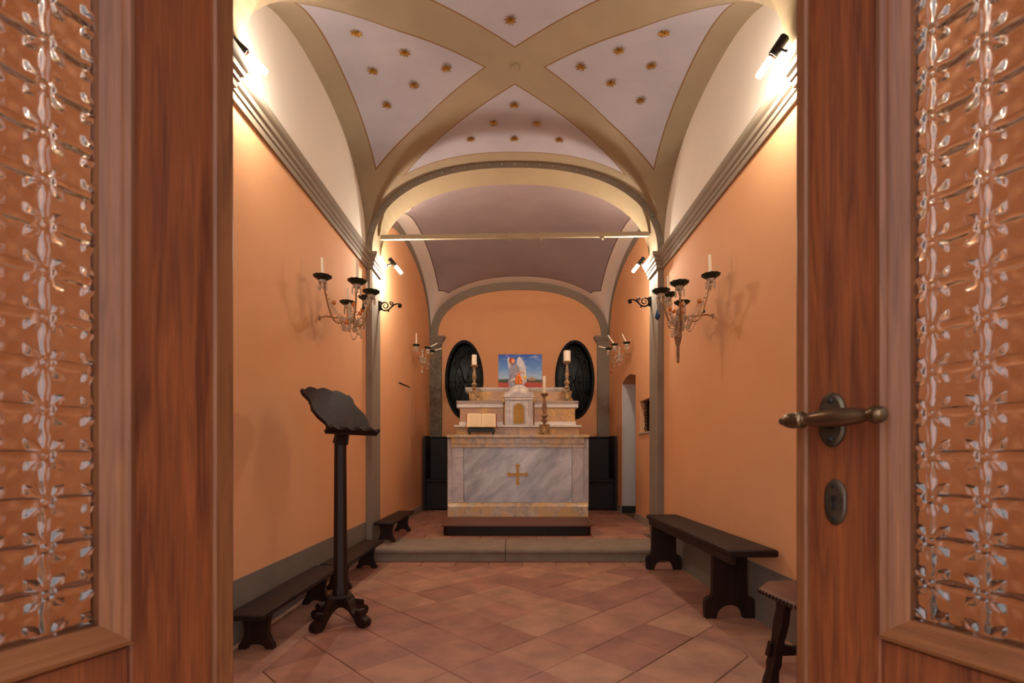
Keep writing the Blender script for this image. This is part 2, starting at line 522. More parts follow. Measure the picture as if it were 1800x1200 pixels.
# jamb lining of the side doorway, then an added box behind it
MB().box(RX + 0.004, RX + 0.4, DY1 - 0.012, DY1 - 0.001, 0.23, DZ - 0.07).build('door_jamb', 'plaster_w', wr)
MB().box(RX - 0.004, RX + 0.4, DY1 - 0.02, DY1 - 0.001, ZC, 0.23).build('door_skirting', 'blackbase', wr)
MB().box(RX + 0.9, RX + 1.1, DY0 - 0.6, DY1 + 0.6, -0.1, 2.6).box(RX + 0.4, RX + 1.1, DY0 - 0.6, DY0 - 0.4, -0.1, 2.6).box(RX + 0.4, RX + 1.1, DY1 + 0.4, DY1 + 0.6, -0.1, 2.6).box(RX + 0.4, RX + 1.1, DY0 - 0.6, DY1 + 0.6, 2.5, 2.7).build('passage_sky_blocker', 'plaster_w', wr, smooth=False)  # unseen box added behind the doorway to block world light
# small side window
win = thing('window_1', 'small deep side window with a black diamond lattice grille', 'window', (0, 0, 0), kind='structure')
MB().box(RX + 0.09, RX + 0.11, WY0, WY1, WZ0, WZ1).build('pane', 'darkglass', win, smooth=False)
g = MB()
n_ = 9
for k in range(-n_, n_ + 10):
    for s in (1, -1):
        y0 = WY0 + k * 0.07
        pts = []
        for q in range(0, 21):
            zz = WZ0 + (WZ1 - WZ0) * q / 20
            yy = y0 + s * (zz - WZ0) * 0.8 + (0 if s == 1 else 0.3)
            if WY0 <= yy <= WY1: pts.append((RX + 0.06 + 0.004 * s, yy, zz))
        if len(pts) > 1: g.tube([pts[0], pts[-1]], 0.004, 4)
g.build('lattice_grille', 'black_iron', win)
MB().bbox(RX - 0.012, RX + 0.085, WY0, WY1 + 0.02, WZ0 - 0.025, WZ0 + 0.003, 0.004).build('sill', 'chancel_base', win)

# back wall with two oval openings
OV = [(CX - 0.96, 2.31, 0.335, 0.69), (CX + 0.96, 2.31, 0.345, 0.69)]
def back_wall():
    b = MB()
    nx = 48
    def column(xa, xb, za, zb): b.box(xa, xb, YE, YE + 0.3, za, zb)
    xs = [CX - CH - 0.3]
    for ox, oz, a, c in OV:
        xs += [ox - a + 2 * a * (1 - math.cos(PI * k / nx)) / 2 for k in range(nx + 1)]
    xs.append(CX + CH + 0.3)
    # plane front face built as strips, plus the reveals
    for i in range(len(xs) - 1):
        xa, xb = xs[i], xs[i + 1]; xm = (xa + xb) / 2
        hit = None
        for ox, oz, a, c in OV:
            if abs(xm - ox) < a: hit = (ox, oz, a, c)
        if not hit:
            column(xa, xb, -0.1, ROOF)
        else:
            ox, oz, a, c = hit
            h = lambda x_: c * math.sqrt(max(0, 1 - ((x_ - ox) / a) ** 2))
            ha, hb = h(xa), h(xb)
            for lo in (True, False):
                if lo: q = [(xa, -0.1), (xb, -0.1), (xb, oz - hb), (xa, oz - ha)]
                else: q = [(xa, oz + ha), (xb, oz + hb), (xb, ROOF), (xa, ROOF)]
                b.prism(q, YE, YE + 0.3, 'Y')
    return b.build('wall_back', 'orange', smooth=False)
struct(back_wall(), 'orange back wall with two oval windows behind the altar', 'wall')
for i, (ox, oz, a, c) in enumerate(OV):
    wn = thing('window_%d' % (2 + i), 'dark oval window with scrolled iron grille behind the %s' % ('open book' if i == 0 else 'wider thick candle'), 'window', (ox, YE, oz), kind='structure')
    N = 48
    el = lambda r, y_: [(a * r * math.cos(2 * PI * k / N), y_, c * (1 - (1 - r) * a / c) * math.sin(2 * PI * k / N)) for k in range(N)]
    fr = MB().rings([el(1.0, -0.008)[::-1], el(0.86, -0.008)[::-1], el(0.86, 0.10)[::-1], el(1.0, 0.10)[::-1], el(1.0, -0.008)[::-1]], cap=False)
    fr.build('window_frame', 'blackframe', wn)
    MB().rings([el(1.0, 0.16)[::-1], el(1.0, 0.17)[::-1]]).build('pane', 'darkglass', wn)
    gr = MB()
    def sp(cx_, cz, r0, t0, turns, s, rr=0.006):
        pts = []
        for k in range(26):
            q = k / 25; r = r0 * (1 - 0.85 * q); t = t0 + s * turns * 2 * PI * q
            pts.append((cx_ + r * math.cos(t), 0.05, cz + r * math.sin(t)))
        gr.tube(pts, rr, 5)
    for s in (-1, 1):
        sp(s * 0.10, 0.47, 0.085, PI / 2, 1.4, s); sp(s * 0.17, 0.30, 0.07, PI / 2 * s, 1.4, -s)
        sp(s * 0.075, 0.07, 0.06, -PI / 2, 1.4, s); sp(s * 0.075, -0.07, 0.06, PI / 2, 1.4, -s)
        sp(s * 0.10, -0.47, 0.085, -PI / 2, 1.4, -s); sp(s * 0.17, -0.30, 0.07, -PI / 2 * s, 1.4, s)
        gr.tube([(s * (0.05 + 0.13 * math.sin(PI * k / 14) ** 0.8), 0.05, -0.5 + k / 14) for k in range(15)], 0.006, 5)
        gr.tube([(s * (0.16 - 0.13 * math.sin(PI * k / 14)), 0.05, -0.4 + 0.8 * k / 14) for k in range(15)], 0.006, 5)
    gr.ball((0, 0.05, 0), 0.022, 8, 5)
    gr.tube([(-a * 0.88, 0.05, 0), (a * 0.88, 0.05, 0)], 0.006, 5)
    gr.build('iron_grille', 'black_iron', wn)

# ------------------------------------------------------------------ vaults
def vault(name, xc, xh, yc, yh, rise_a, rise_b, bulge, mat, label, nx=64, ny=64, k=40.0, zs=ZS):
    v = []; f = []
    cs = lambda t: math.sin(t * PI / 2)
    for j in range(ny + 1):
        tv = cs(-1 + 2 * j / ny)
        for i in range(nx + 1):
            tu = cs(-1 + 2 * i / nx)
            a = rise_a * sup(tu); b = rise_b * sup(tv)
            m = max(a, b, 1e-6)
            z = m * ((a / m) ** k + (b / m) ** k) ** (1 / k) if k < 30 else m
            z += bulge * (1 - tu * tu) * (1 - tv * tv)
            v.append((xc + xh * tu, yc + yh * tv, zs + z))
    for j in range(ny):
        for i in range(nx):
            p = j * (nx + 1) + i
            f.append((p, p + nx + 1, p + nx + 2, p + 1))
    o = MB().add(v, f).build(name, mat, angle=25)
    return struct(o, label, 'ceiling')
vault('ceiling_nave', 0, XW, YC, YH, 0.91, 0.85, 0.03, nave_vault_material(XW, YC, YH), 'groin vault with beige bands, lavender webs and gilded stars', 96, 96)
ye = (YF + YB1) / 2; yeh = (YB1 - YF) / 2
vault('ceiling_entrance', 0, XW, ye, yeh, 0.91, 0.85, 0.03, nave_vault_material(XW, ye, yeh), 'groin vault over the entrance bay', 40, 40)
ZSC = 3.04
vault('ceiling_chancel', CX, CH, YCC, YCH, 0.96, 0.93, 0.10, chancel_vault_material(CX, CH, YCC, YCH), 'mauve chancel vault with a white border and notched corners', 80, 80, k=7.0, zs=ZSC)

# ------------------------------------------------------------------ transverse arches with piers
def arch_wall(name, y0, y1, label, yp=None):
    b = MB(); yp = yp or y1
    prof = [(-XP, -0.1)] + [(-XP, ZC * 0 + z_) for z_ in (1.0, 2.0, ZS)]
    N = 40
    inner = []; outer = []
    for k in range(N + 1):
        t = -math.cos(PI * k / N)
        inner.append((XP * t, ZS + 0.855 * sup(t)))
        outer.append((XW * t, ZS + 0.915 * sup(t)))
    for s in (-1, 1):                                  # piers
        b.cur = 0
        b.box(s * XP, s * 1.95, y0, yp, -0.1, ZS)
    for k in range(N):
        (xa, za), (xb, zb) = inner[k], inner[k + 1]
        (oa, wa), (ob, wb) = outer[k], outer[k + 1]
        b.cur = 0                                      # front and rear faces
        b.add([(xa, y0, za), (xb, y0, zb), (ob, y0, wb), (oa, y0, wa)], [(0, 1, 2, 3)])
        b.add([(xa, y1, za), (xb, y1, zb), (ob, y1, wb + .6), (oa, y1, wa + .6)], [(3, 2, 1, 0)])
        b.cur = 1                                      # soffit
        b.add([(xa, y0, za), (xb, y0, zb), (xb, y1, zb), (xa, y1, za)], [(3, 2, 1, 0)])
        b.cur = 0
        b.add([(oa, y0, wa), (ob, y0, wb), (ob, y0, ROOF), (oa, y0, ROOF)], [(0, 1, 2, 3)])
        b.add([(oa, y1, min(ROOF, wa + .6)), (ob, y1, min(ROOF, wb + .6)), (ob, y1, ROOF), (oa, y1, ROOF)], [(3, 2, 1, 0)])
    for s in (-1, 1):
        b.cur = 0
        b.box(s * XW, s * 1.95, y0, y1, ZS, ROOF)
    o = b.build(name, ['gray', 'beige'], angle=30)
    return struct(o, label, 'arch')
arch1 = arch_wall('wall_chancel_arch', YA1, YA2, 'gray chancel arch on square piers with beige soffit')
arch_wall('wall_entrance_arch', YB1, YB2, 'gray transverse arch above the wall lamps near the doors', YBP)
# small pegs along the face of the chancel arch
peg = MB().lathe([(0.006, 0), (0.006, -0.012), (0.009, -0.014), (0.008, -0.022), (0.001, -0.025)], 8, axis='Y')
pg = None
for k in range(1, 36):
    t = -math.cos(PI * k / 36)
    x_, z_ = 1.45 * t, ZS + 0.885 * sup(t)
    if pg is None: pg = peg.build('arch_peg', 'cornice', arch1); pg.location = (x_, YA1, z_)
    else: copy_obj(pg, 'arch_peg', arch1, (x_, YA1, z_))

# cornices
CP = [(0, 2.85), (0.018, 2.85), (0.022, 2.885), (0.03, 2.89), (0.03, 2.915), (0.044, 2.925), (0.048, 2.95), (0.062, 2.96), (0.07, 2.975), (0.07, 3.0), (0, 3.0)]
tn = 0
def cornice(name, path, label, mat='cornice'):
    """path: list of (x,y, nx,ny) - corner points with the mitred outward offset direction"""
    b = MB(); lay = []
    for x_, y_, nx, ny in path:
        lay.append([(x_ + nx * p, y_ + ny * p, z_) for p, z_ in CP])
    b.rings(lay)
    me = b.build(name, mat, angle=40)
    return struct(me, label, 'cornice')
for s, nm in ((-1, 'lectern'), (1, 'tall bench')):
    i = 1 if s < 0 else 2
    pa = [(s * XW, YBP, -s, 0), (s * XW, YA1, -s, -1), (s * XP, YA1, -s, -1), (s * XP, YA2, -s, 0)]
    if s > 0: pa = pa[::-1]
    cornice('trim_%d' % i, pa, 'stepped gray cornice along the nave wall above the %s' % nm)
    pb = [(s * XW, YF, -s, 0), (s * XW, YB1, -s, -1), (s * XP, YB1, -s, -1), (s * XP, YBP, -s, 1), (s * XW, YBP, -s, 1)]
    if s > 0: pb = pb[::-1]
    cornice('trim_%d' % (i + 2), pb, 'stepped gray cornice of the entrance bay on the %s side' % nm)

# painted dado / skirtings
for s, nm in ((-1, 'left'), (1, 'right')):
    d = MB().box(s * XW, s * (XW - 0.006), YF, YB1, -0.01, 0.34).box(s * XW, s * (XW - 0.006), YBP, YA1, -0.01, 0.34)
    d.box(s * XP, s * (XP - 0.006), YB1, YBP, -0.01, 0.34)
    struct(d.build('baseboard_nave_' + nm, 'gray_dado', smooth=False), 'tall gray dado band along the foot of the nave wall on the %s side' % ('lectern' if s < 0 else 'tall bench'), 'baseboard')
struct(MB().box(CX - CH, CX - CH + 0.015, YA2, YE, ZC - 0.01, ZC + 0.10).build('baseboard_chancel_left', 'chancel_base', smooth=False), 'low stone skirting of the chancel wall behind the small step bench', 'baseboard')
struct(MB().box(RX - 0.015, RX, YA2, DY0, ZC - 0.01, ZC + 0.10).box(RX - 0.015, RX, DY1, YE, ZC - 0.01, ZC + 0.10).build('baseboard_chancel_right', 'chancel_base', smooth=False), 'low stone skirting beside the narrow chancel doorway', 'baseboard')

# chancel wall arches (painted gray bands, slightly proud) and back corner pilasters
def band(name, pts_o, pts_i, plane, t, label):
    """ring segment between outer and inner curves; plane 'X' at x=plane coord or 'Y'"""
    b = MB()
    n = len(pts_o)
    P = (lambda p, q: (q, p[0], p[1])) if plane[0] == 'X' else (lambda p, q: (p[0], q, p[1]))
    lay = [[P(pts_o[k], plane[1]), P(pts_i[k], plane[1]), P(pts_i[k], plane[1] + t), P(pts_o[k], plane[1] + t)] for k in range(n)]
    b.rings(lay)
    return struct(b.build(name, 'gray', angle=40), label, 'trim')
def arc(c, h, rise, w_, zs, N=36):
    o = []; i_ = []
    for k in range(N + 1):
        t = -math.cos(PI * k / N)
        o.append((c + h * t, zs + rise * sup(t)))
        i_.append((c + (h - w_) * t, zs + (rise - w_) * sup(t)))
    return o, i_
o_, i_ = arc(YCC, YCH, 0.93, 0.11, ZSC)
band('trim_5', o_, i_, ('X', CX - CH), 0.012, 'gray arched band on the chancel wall above the sealed doorway')
band('trim_6', o_, i_, ('X', RX), -0.012, 'gray arched band on the chancel wall above the small grilled window')
o_, i_ = arc(CX, CH, 0.96, 0.13, ZSC)
band('trim_7', o_, i_, ('Y', YE), -0.02, 'wide gray arch band on the back wall above the painting')
for s, mat, lab in ((-1, 'stain', 'mould-stained gray corner pilaster with capital behind the open book side'), (1, 'gray', 'clean gray corner pilaster with capital beside the narrow doorway')):
    pl = thing('trim_%d' % (8 if s < 0 else 9), lab, 'pilaster', (CX + s * CH, YE, 0), kind='structure')
    MB().box(0, -s * 0.205, 0, -0.06, ZC, 2.93).build('shaft', mat, pl, smooth=False)
    cp = [(0.0, 2.93), (0.01, 2.93), (0.015, 2.96), (0.03, 2.975), (0.05, 3.01), (0.06, 3.02), (0.06, 3.05), (0.0, 3.05)]
    cb = MB()
    for p in range(len(cp) - 1):
        pass
    lay = []
    for q, z_ in cp[1:-1]:
        x1 = -s * (0.205 + q); y1 = -(0.06 + q)
        ring = [(0, 0, z_), (x1, 0, z_), (x1, y1, z_), (0, y1, z_)]
        lay.append(ring if s < 0 else ring[::-1])
    cb.rings(lay)
    cb.build('capital', 'gray', pl, smooth=False)

# iron tie bar across the arch
tie = MB()
tie.rings([[(-1.372, 4.985, 3.20), (-1.372, 5.015, 3.20), (-1.372, 5.015, 3.245), (-1.372, 4.985, 3.245)],
           [(1.372, 4.985, 3.235), (1.372, 5.015, 3.235), (1.372, 5.015, 3.28), (1.372, 4.985, 3.28)]])
tb = tag(tie.build('tie_bar', 'ironband', smooth=False), 'pale painted iron tie bar spanning the chancel arch', 'tie bar')
for x_ in (-0.05, 0.27, 0.9):
    MB().box(x_ - 0.008, x_ + 0.008, 4.98, 5.02, 3.20 + 0.01 * x_, 3.275 + 0.01 * x_).build('cable_clip', 'ironband', tb)

# ------------------------------------------------------------------ gilded stars on the vault
def vault_z(x_, y_):
    tu, tv = x_ / XW, (y_ - YC) / YH
    return ZS + max(0.91 * sup(tu), 0.85 * sup(tv)) + 0.03 * (1 - tu * tu) * (1 - tv * tv)
def vault_n(x_, y_):
    e = 0.01
    return Vector(((vault_z(x_ + e, y_) - vault_z(x_ - e, y_)) / (2 * e), (vault_z(x_, y_ + e) - vault_z(x_, y_ - e)) / (2 * e), -1)).normalized()
def star_mesh():
    b = MB(); R, r = 0.046, 0.014
    N = 8
    for k in range(N):
        a = 2 * PI * k / N; h = PI / N
        tip = (R * math.cos(a), R * math.sin(a), 0.004)
        l = (r * math.cos(a - h), r * math.sin(a - h), 0.0); q = (r * math.cos(a + h), r * math.sin(a + h), 0.0)
        mid = (0.6 * R * math.cos(a), 0.6 * R * math.sin(a), 0.013)
        b.add([(0, 0, 0.012), l, tip, q, mid], [(0, 1, 4), (1, 2, 4), (2, 3, 4), (3, 0, 4)])
    b.ball((0, 0, 0.012), 0.009, 8, 4)
    return b
def px_dir(px, py):                    # direction of a photograph pixel (1800x1200) with Y = 1
    return (px - 905) / 860.0, (800 - py) / 860.0
def on_vault(px, py):
    dx, dz = px_dir(px, py)
    best = None
    for k in range(2560, 4870, 4):
        y_ = k / 1000
        x_ = dx * y_
        if abs(x_) > XW: continue
        g_ = vault_z(x_, y_) - (1 + dz * y_)
        if best is None or abs(g_) < best[0]: best = (abs(g_), x_, y_)
    return best[1], best[2]
webs = {'web beside the lectern wall': [(626, 57), (711, 92), (655, 124), (784, 119), (728, 149), (680, 184)],
        'web above the chancel arch': [(904, 184), (867, 215), (944, 216), (827, 244), (904, 243), (983, 245)],
        'web beside the tall bench wall': [(1167, 57), (1088, 88), (1021, 117), (1145, 115), (1074, 145), (1126, 176)],
        'web towards the entrance doors': [(897, 35)]}
side_w = ['nearest the entrance doors', 'between crossing and door stars', 'middle one along the lunette', 'nearest the vault crossing', 'between crossing and arch stars', 'nearest the chancel arch']
star_where = {'web beside the lectern wall': side_w,
              'web above the chancel arch': ['nearest the vault crossing', 'second row, lectern side', 'second row, tall bench side', 'arch row, lectern end', 'arch row, middle', 'arch row, tall bench end'],
              'web beside the tall bench wall': [side_w[0], side_w[1], side_w[3], side_w[2], side_w[4], side_w[5]],
              'web towards the entrance doors': ['nearest the vault crossing']}
st0 = None
for wn_, L in webs.items():
    for si, (px, py) in enumerate(L):
        x_, y_ = on_vault(px, py)
        if st0 is None: o = star_mesh().build('gilded_star', 'gold', smooth=False); st0 = o
        else: o = copy_obj(st0, 'gilded_star')
        n_v = vault_n(x_, y_)
        o.location = Vector((x_, y_, vault_z(x_, y_))) + n_v * 0.002
        o.rotation_euler = Vector((0, 0, 1)).rotation_difference(n_v).to_euler()
        tag(o, 'gilded star on the %s, %s' % (wn_, star_where[wn_][si]), 'star', 'gilded stars on the %s' % wn_)
bs = MB().lathe([(0.03, 0.0), (0.028, -0.012), (0.012, -0.02), (0.008, -0.035), (0.001, -0.036)], 12).build('vault_hook', 'beige')
bs.location = (0, YC, vault_z(0, YC) + 0.002)
tag(bs, 'small beige hook boss at the crossing of the vault bands', 'hook')

# ------------------------------------------------------------------ wall lamps
def wall_lamp(p0, p1, mount, label, L=0.27, bulb='bulb'):
    p0, p1, mount = Vector(p0), Vector(p1), Vector(mount)
    root = thing('tube_wall_lamp', label, 'lamp', mount, group='tube wall lamps on the cornices')
    d = (p1 - p0).normalized()
    R = Vector((0, 0, 1)).rotation_difference(d).to_matrix().to_4x4()
    def put(mb, name, mat, par=root):
        o = mb.build(name, mat, par)
        o.matrix_local = Matrix.Translation(p0 - mount) @ R
        return o
    put(MB().lathe([(0.020, 0.0), (0.0245, 0.004), (0.0245, L * 0.47), (0.021, L * 0.475), (0.021, L * 0.47)], 20), 'housing', 'black_paint')
    put(MB().lathe([(0.018, L * 0.47), (0.018, L * 0.52), (0.015, L * 0.53)], 16), 'collar', 'brownwood')
    put(MB().lathe([(0.0155, L * 0.53), (0.0155, L * 0.985), (0.012, L), (0.001, L)], 16), 'bulb', bulb)
    a = (p0 + (p1 - p0).normalized() * L * 0.3) - mount
    MB().tube([(0, 0, 0), tuple(a * 0.5), tuple(a)], [0.016, 0.008, 0.011], 8).build('bracket', 'black_paint', root)
    return root
wall_lamp((1.362, 2.46, 3.108), (1.274, 2.55, 2.979), (1.378, 2.44, 3.0), 'lit tube lamp on the cornice above the tall bench wall', 0.19)
wall_lamp((-1.44, 2.45, 3.10), (-1.30, 2.56, 3.0), (-1.39, 2.44, 3.0), 'lit tube lamp on the cornice above the lectern wall', 0.205)
wall_lamp((-1.335, 5.20, 3.09), (-1.215, 5.26, 2.95), (-1.352, 5.17, 3.0), 'lit tube lamp on the arch pier above the iron scroll by the small step bench', 0.19, 'bulb_c')
wall_lamp((1.375, 5.20, 3.10), (1.275, 5.26, 2.98), (1.362, 5.17, 3.0), 'lit tube lamp on the arch pier above the iron scroll beside the blue glass drop', 0.18, 'bulb_c')

# ------------------------------------------------------------------ entrance door leaves
def relief_pane(u0, u1, z0, z1, ys):
    """pressed glass pane: rods along a 50 mm grid, four leaves round each crossing"""
    P = 0.05; step = 0.00125
    def grid(za, zb, st):
        nu = int(round((u1 - u0) / st)); nz = int(round((zb - za) / st))
        U, Z = np.meshgrid(np.linspace(u0, u1, nu + 1), np.linspace(za, zb, nz + 1), indexing='ij')
        fu = (U / P) % 1.0; fz = (Z / P) % 1.0
        du = np.minimum(fu, 1 - fu) * P; dz = np.minimum(fz, 1 - fz) * P
        gapu = np.minimum(fu, 1 - fu); gapz = np.minimum(fz, 1 - fz)
        rod = lambda d, g, r: np.sqrt(np.clip(1 - (d / r) ** 2, 0, 1)) * np.clip((g - 0.10) / 0.04, 0, 1)
        h = np.maximum(rod(du, gapz, 0.0042) * 0.0026, rod(dz, gapu, 0.0058) * 0.0056)
        # leaves on the diagonals
        a = (du + dz) / math.sqrt(2); c = np.abs(du - dz) / math.sqrt(2)
        wl_ = 0.0062 * np.sin(np.clip((a - 0.006) / 0.0185, 0, 1) * PI)
        leaf = np.where(wl_ > 1e-6, np.clip(1 - c / np.maximum(wl_, 1e-6), 0, 1), 0) ** 0.7
        h = np.maximum(h, leaf * 0.0042)
        node = np.clip(1 - np.sqrt(du ** 2 + dz ** 2) / 0.004, 0, 1)
        h = np.maximum(h, node * 0.003)
        h += 0.0007 * np.sin(U * 250) * np.sin(Z * 215 + U * 60)
        return U, Z, h
    U, Z, H = grid(z0, z1, step)
    nu, nz = U.shape
    v = np.stack([U.ravel(), (ys * (0.002 + H)).ravel(), Z.ravel()], 1)
    idx = np.arange(nu * nz).reshape(nu, nz)
    q = np.stack([idx[:-1, :-1].ravel(), idx[1:, :-1].ravel(), idx[1:, 1:].ravel(), idx[:-1, 1:].ravel()], 1)
    if ys > 0: q = q[:, ::-1]
    nv = len(v)
    back = np.array([[u0, -ys * 0.002, z0], [u1, -ys * 0.002, z0], [u1, -ys * 0.002, z1], [u0, -ys * 0.002, z1]])
    v = np.vstack([v, back])
    bq = [nv, nv + 3, nv + 2, nv + 1] if ys < 0 else [nv, nv + 1, nv + 2, nv + 3]
    me = bpy.data.meshes.new('glass_pane')
    nf = len(q) + 1
    me.vertices.add(len(v)); me.vertices.foreach_set('co', v.ravel())
    me.loops.add(nf * 4); me.polygons.add(nf)
    allq = np.vstack([q, np.array([bq])])
    me.loops.foreach_set('vertex_index', allq.ravel())
    me.polygons.foreach_set('loop_start', np.arange(nf) * 4)
    me.polygons.foreach_set('use_smooth', np.ones(nf, dtype=bool))
    me.update(); me.validate()
    me.materials.append(M['glass'])
    return me

def door_leaf(name, E, ang, ys, strip, stile, W, label):
    root = thing(name, label, 'door', (E[0], E[1], 0), ang, kind='structure')
    t = 0.022; mw = 0.028
    Zt = 2.30; Zg0 = 0.775; Zg1 = 2.12
    Y = lambda a, b: (ys * a, ys * b)
    MB().bbox(0, stile, *Y(-t, t), 0.012, Zt, 0.003).build('lock_stile', 'door', root)
    MB().bbox(-0.004, strip, *Y(-t, t + 0.007), 0.012, Zt, 0.003).build('edge_strip', 'door_mould', root)
    MB().bbox(W - 0.09, W, *Y(-t, t), 0.012, Zt, 0.003).build('hinge_stile', 'door', root)
    MB().bbox(stile, W - 0.09, *Y(-t, t), Zg1, Zt, 0.003).build('top_rail', 'door', root)
    MB().bbox(stile, W - 0.09, *Y(-t, t), 0.012, Zg0 - 0.003, 0.003).build('bottom_rail', 'door', root)
    # mitred mouldings round the glass
    prof = [(0.0, -0.004), (0.0, t + 0.009), (0.005, t + 0.011), (0.009, t + 0.008), (0.012, t + 0.008), (0.017, t + 0.004), (0.022, t - 0.004), (mw, t - 0.008), (mw, -0.004)]
    a0, a1, b0, b1 = stile, W - 0.09, Zg0, Zg1
    def mould(p, q, nm, mat):
        b = MB()
        (u0, z0, iu0, iz0), (u1, z1, iu1, iz1) = p, q
        l0 = [(u0 + iu0 * d, ys * h, z0 + iz0 * d) for d, h in prof]
        l1 = [(u1 + iu1 * d, ys * h, z1 + iz1 * d) for d, h in prof]
        b.rings([l0, l1])
        b.build(nm, mat, root, angle=50)
    mould((a0, b0, 1, 1), (a0, b1, 1, -1), 'glazing_moulding', 'door_mould')
    mould((a1, b0, -1, 1), (a1, b1, -1, -1), 'glazing_moulding', 'door_mould')
    mould((a0, b0, 1, 1), (a1, b0, -1, 1), 'glazing_moulding', 'door_mould_x')
    mould((a0, b1, 1, -1), (a1, b1, -1, -1), 'glazing_moulding', 'door_mould_x')
    me = relief_pane(a0 + mw - 0.006, a1 - mw + 0.006, b0 + mw - 0.006, 1.60, ys)
    gp = bpy.data.objects.new('glass_pane', me); COL.objects.link(gp); gp.parent = root
    MB().box(a0 + mw - 0.006, a1 - mw + 0.006, *Y(-0.002, 0.002), 1.601, b1 - mw + 0.006).build('glass_pane', 'glass', root, smooth=False)
    return root
TH = math.radians(23)
lf = door_leaf('door_1', (-0.434, 0.716), math.atan2(-math.cos(TH), -math.sin(TH)), 1, 0.026, 0.128, 0.50, 'wooden door leaf with patterned glass and no handle, standing open')
rt = door_leaf('door_2', (0.434, 0.716), math.atan2(-math.cos(TH), math.sin(TH)), -1, 0.013, 0.107, 0.50, 'wooden door leaf with patterned glass, bronze lever handle and keyhole plate')
def oval(w_, h, n=24, pinch=0.0):
    out = []
    for k in range(n):
        t = 2 * PI * k / n
        x_, z_ = w_ * math.cos(t), h * math.sin(t)
        x_ *= 1 + pinch * math.cos(4 * t)
        out.append((x_, z_))
    return out
hu, hz = 0.047, 1.048
def plate(c, poly, th, nm, par, mat='bronze_old'):
    b = MB()
    l0 = [(c[0] + p[0], -0.022, c[1] + p[1]) for p in poly]
    l1 = [(c[0] + p[0], -0.022 - th * 0.6, c[1] + p[1]) for p in poly]
    l2 = [(c[0] + p[0] * 0.82, -0.022 - th, c[1] + p[1] * 0.88) for p in poly]
    b.rings([l0, l1, l2])
    return b.build(nm, mat, par, angle=30)
hd = plate((hu, hz), oval(0.019, 0.037, 28, -0.06), 0.006, 'handle_plate', rt)
for dz in (-0.026, 0.026):
    MB().lathe([(0.004, -0.028), (0.004, -0.0295), (0.001, -0.031)], 10, (hu, 0, hz + dz), 'Y').build('screw', 'black_iron', hd)
MB().lathe([(0.013, -0.026), (0.011, -0.034), (0.009, -0.045), (0.010, -0.058)], 16, (hu, 0, hz), 'Y').build('handle_neck', 'bronze', hd)
lev = [(0.0005, -0.050), (0.003, -0.0485), (0.005, -0.046), (0.0045, -0.043), (0.008, -0.040), (0.0105, -0.033), (0.0112, -0.026), (0.0100, -0.019), (0.0112, -0.017), (0.0112, -0.014), (0.0082, -0.012), (0.0090, -0.0095), (0.0078, -0.007),
       (0.0092, 0.004), (0.0112, 0.018), (0.0122, 0.032), (0.0112, 0.048), (0.0092, 0.060), (0.0070, 0.069), (0.0072, 0.071), (0.0090, 0.073), (0.0105, 0.078), (0.0105, 0.083), (0.008, 0.088), (0.003, 0.0905), (0.0005, 0.091)]
hl = MB().lathe(lev, 20, axis='X').build('lever', 'bronze', hd)
hl.location = (hu - 0.001, -0.062, hz)
es = plate((hu + 0.004, 0.937), oval(0.0155, 0.031, 28, -0.04) , 0.004, 'keyhole_plate', rt)
MB().lathe([(0.0045, -0.0262), (0.0045, -0.0268)], 12, (hu + 0.003, 0, 0.942), 'Y').box(hu + 0.0008, hu + 0.0052, -0.0262, -0.0268, 0.926, 0.942).build('keyhole', 'black_iron', es)
for dz in (-0.023, 0.021):
    MB().lathe([(0.0026, -0.0258), (0.0026, -0.027), (0.001, -0.0275)], 8, (hu + 0.004, 0, 0.937 + dz), 'Y').build('screw', 'black_iron', es)

# ------------------------------------------------------------------ altar, predella
AX = 0.035
pr = thing('altar_platform', 'low dark wooden platform with rounded corners under the marble altar', 'platform', (AX - 0.02, 0, 0))
def rounded(x0, x1, y0, y1, r):
    out = []
    for k in range(7):
        a = PI + PI / 2 * k / 6; out.append((x0 + r + r * math.cos(a), y0 + r + r * math.sin(a)))
    for k in range(7):
        a = 1.5 * PI + PI / 2 * k / 6; out.append((x1 - r + r * math.cos(a), y0 + r + r * math.sin(a)))
    return out + [(x1, y1), (x0, y1)]
MB().prism(rounded(-0.80, 0.82, 5.315, 6.9, 0.07), ZC, 0.225, 'Z').build('platform_riser', 'darkwood', pr, angle=40)
P0 = rounded(-0.825, 0.845, 5.285, 6.92, 0.08); P1 = rounded(-0.815, 0.835, 5.295, 6.92, 0.075)
MB().rings([[(x_, y_, 0.225) for x_, y_ in P1], [(x_, y_, 0.232) for x_, y_ in P0], [(x_, y_, 0.243) for x_, y_ in P0], [(x_, y_, 0.25) for x_, y_ in P1]]).build('platform_top', 'predella_top', pr, angle=40)

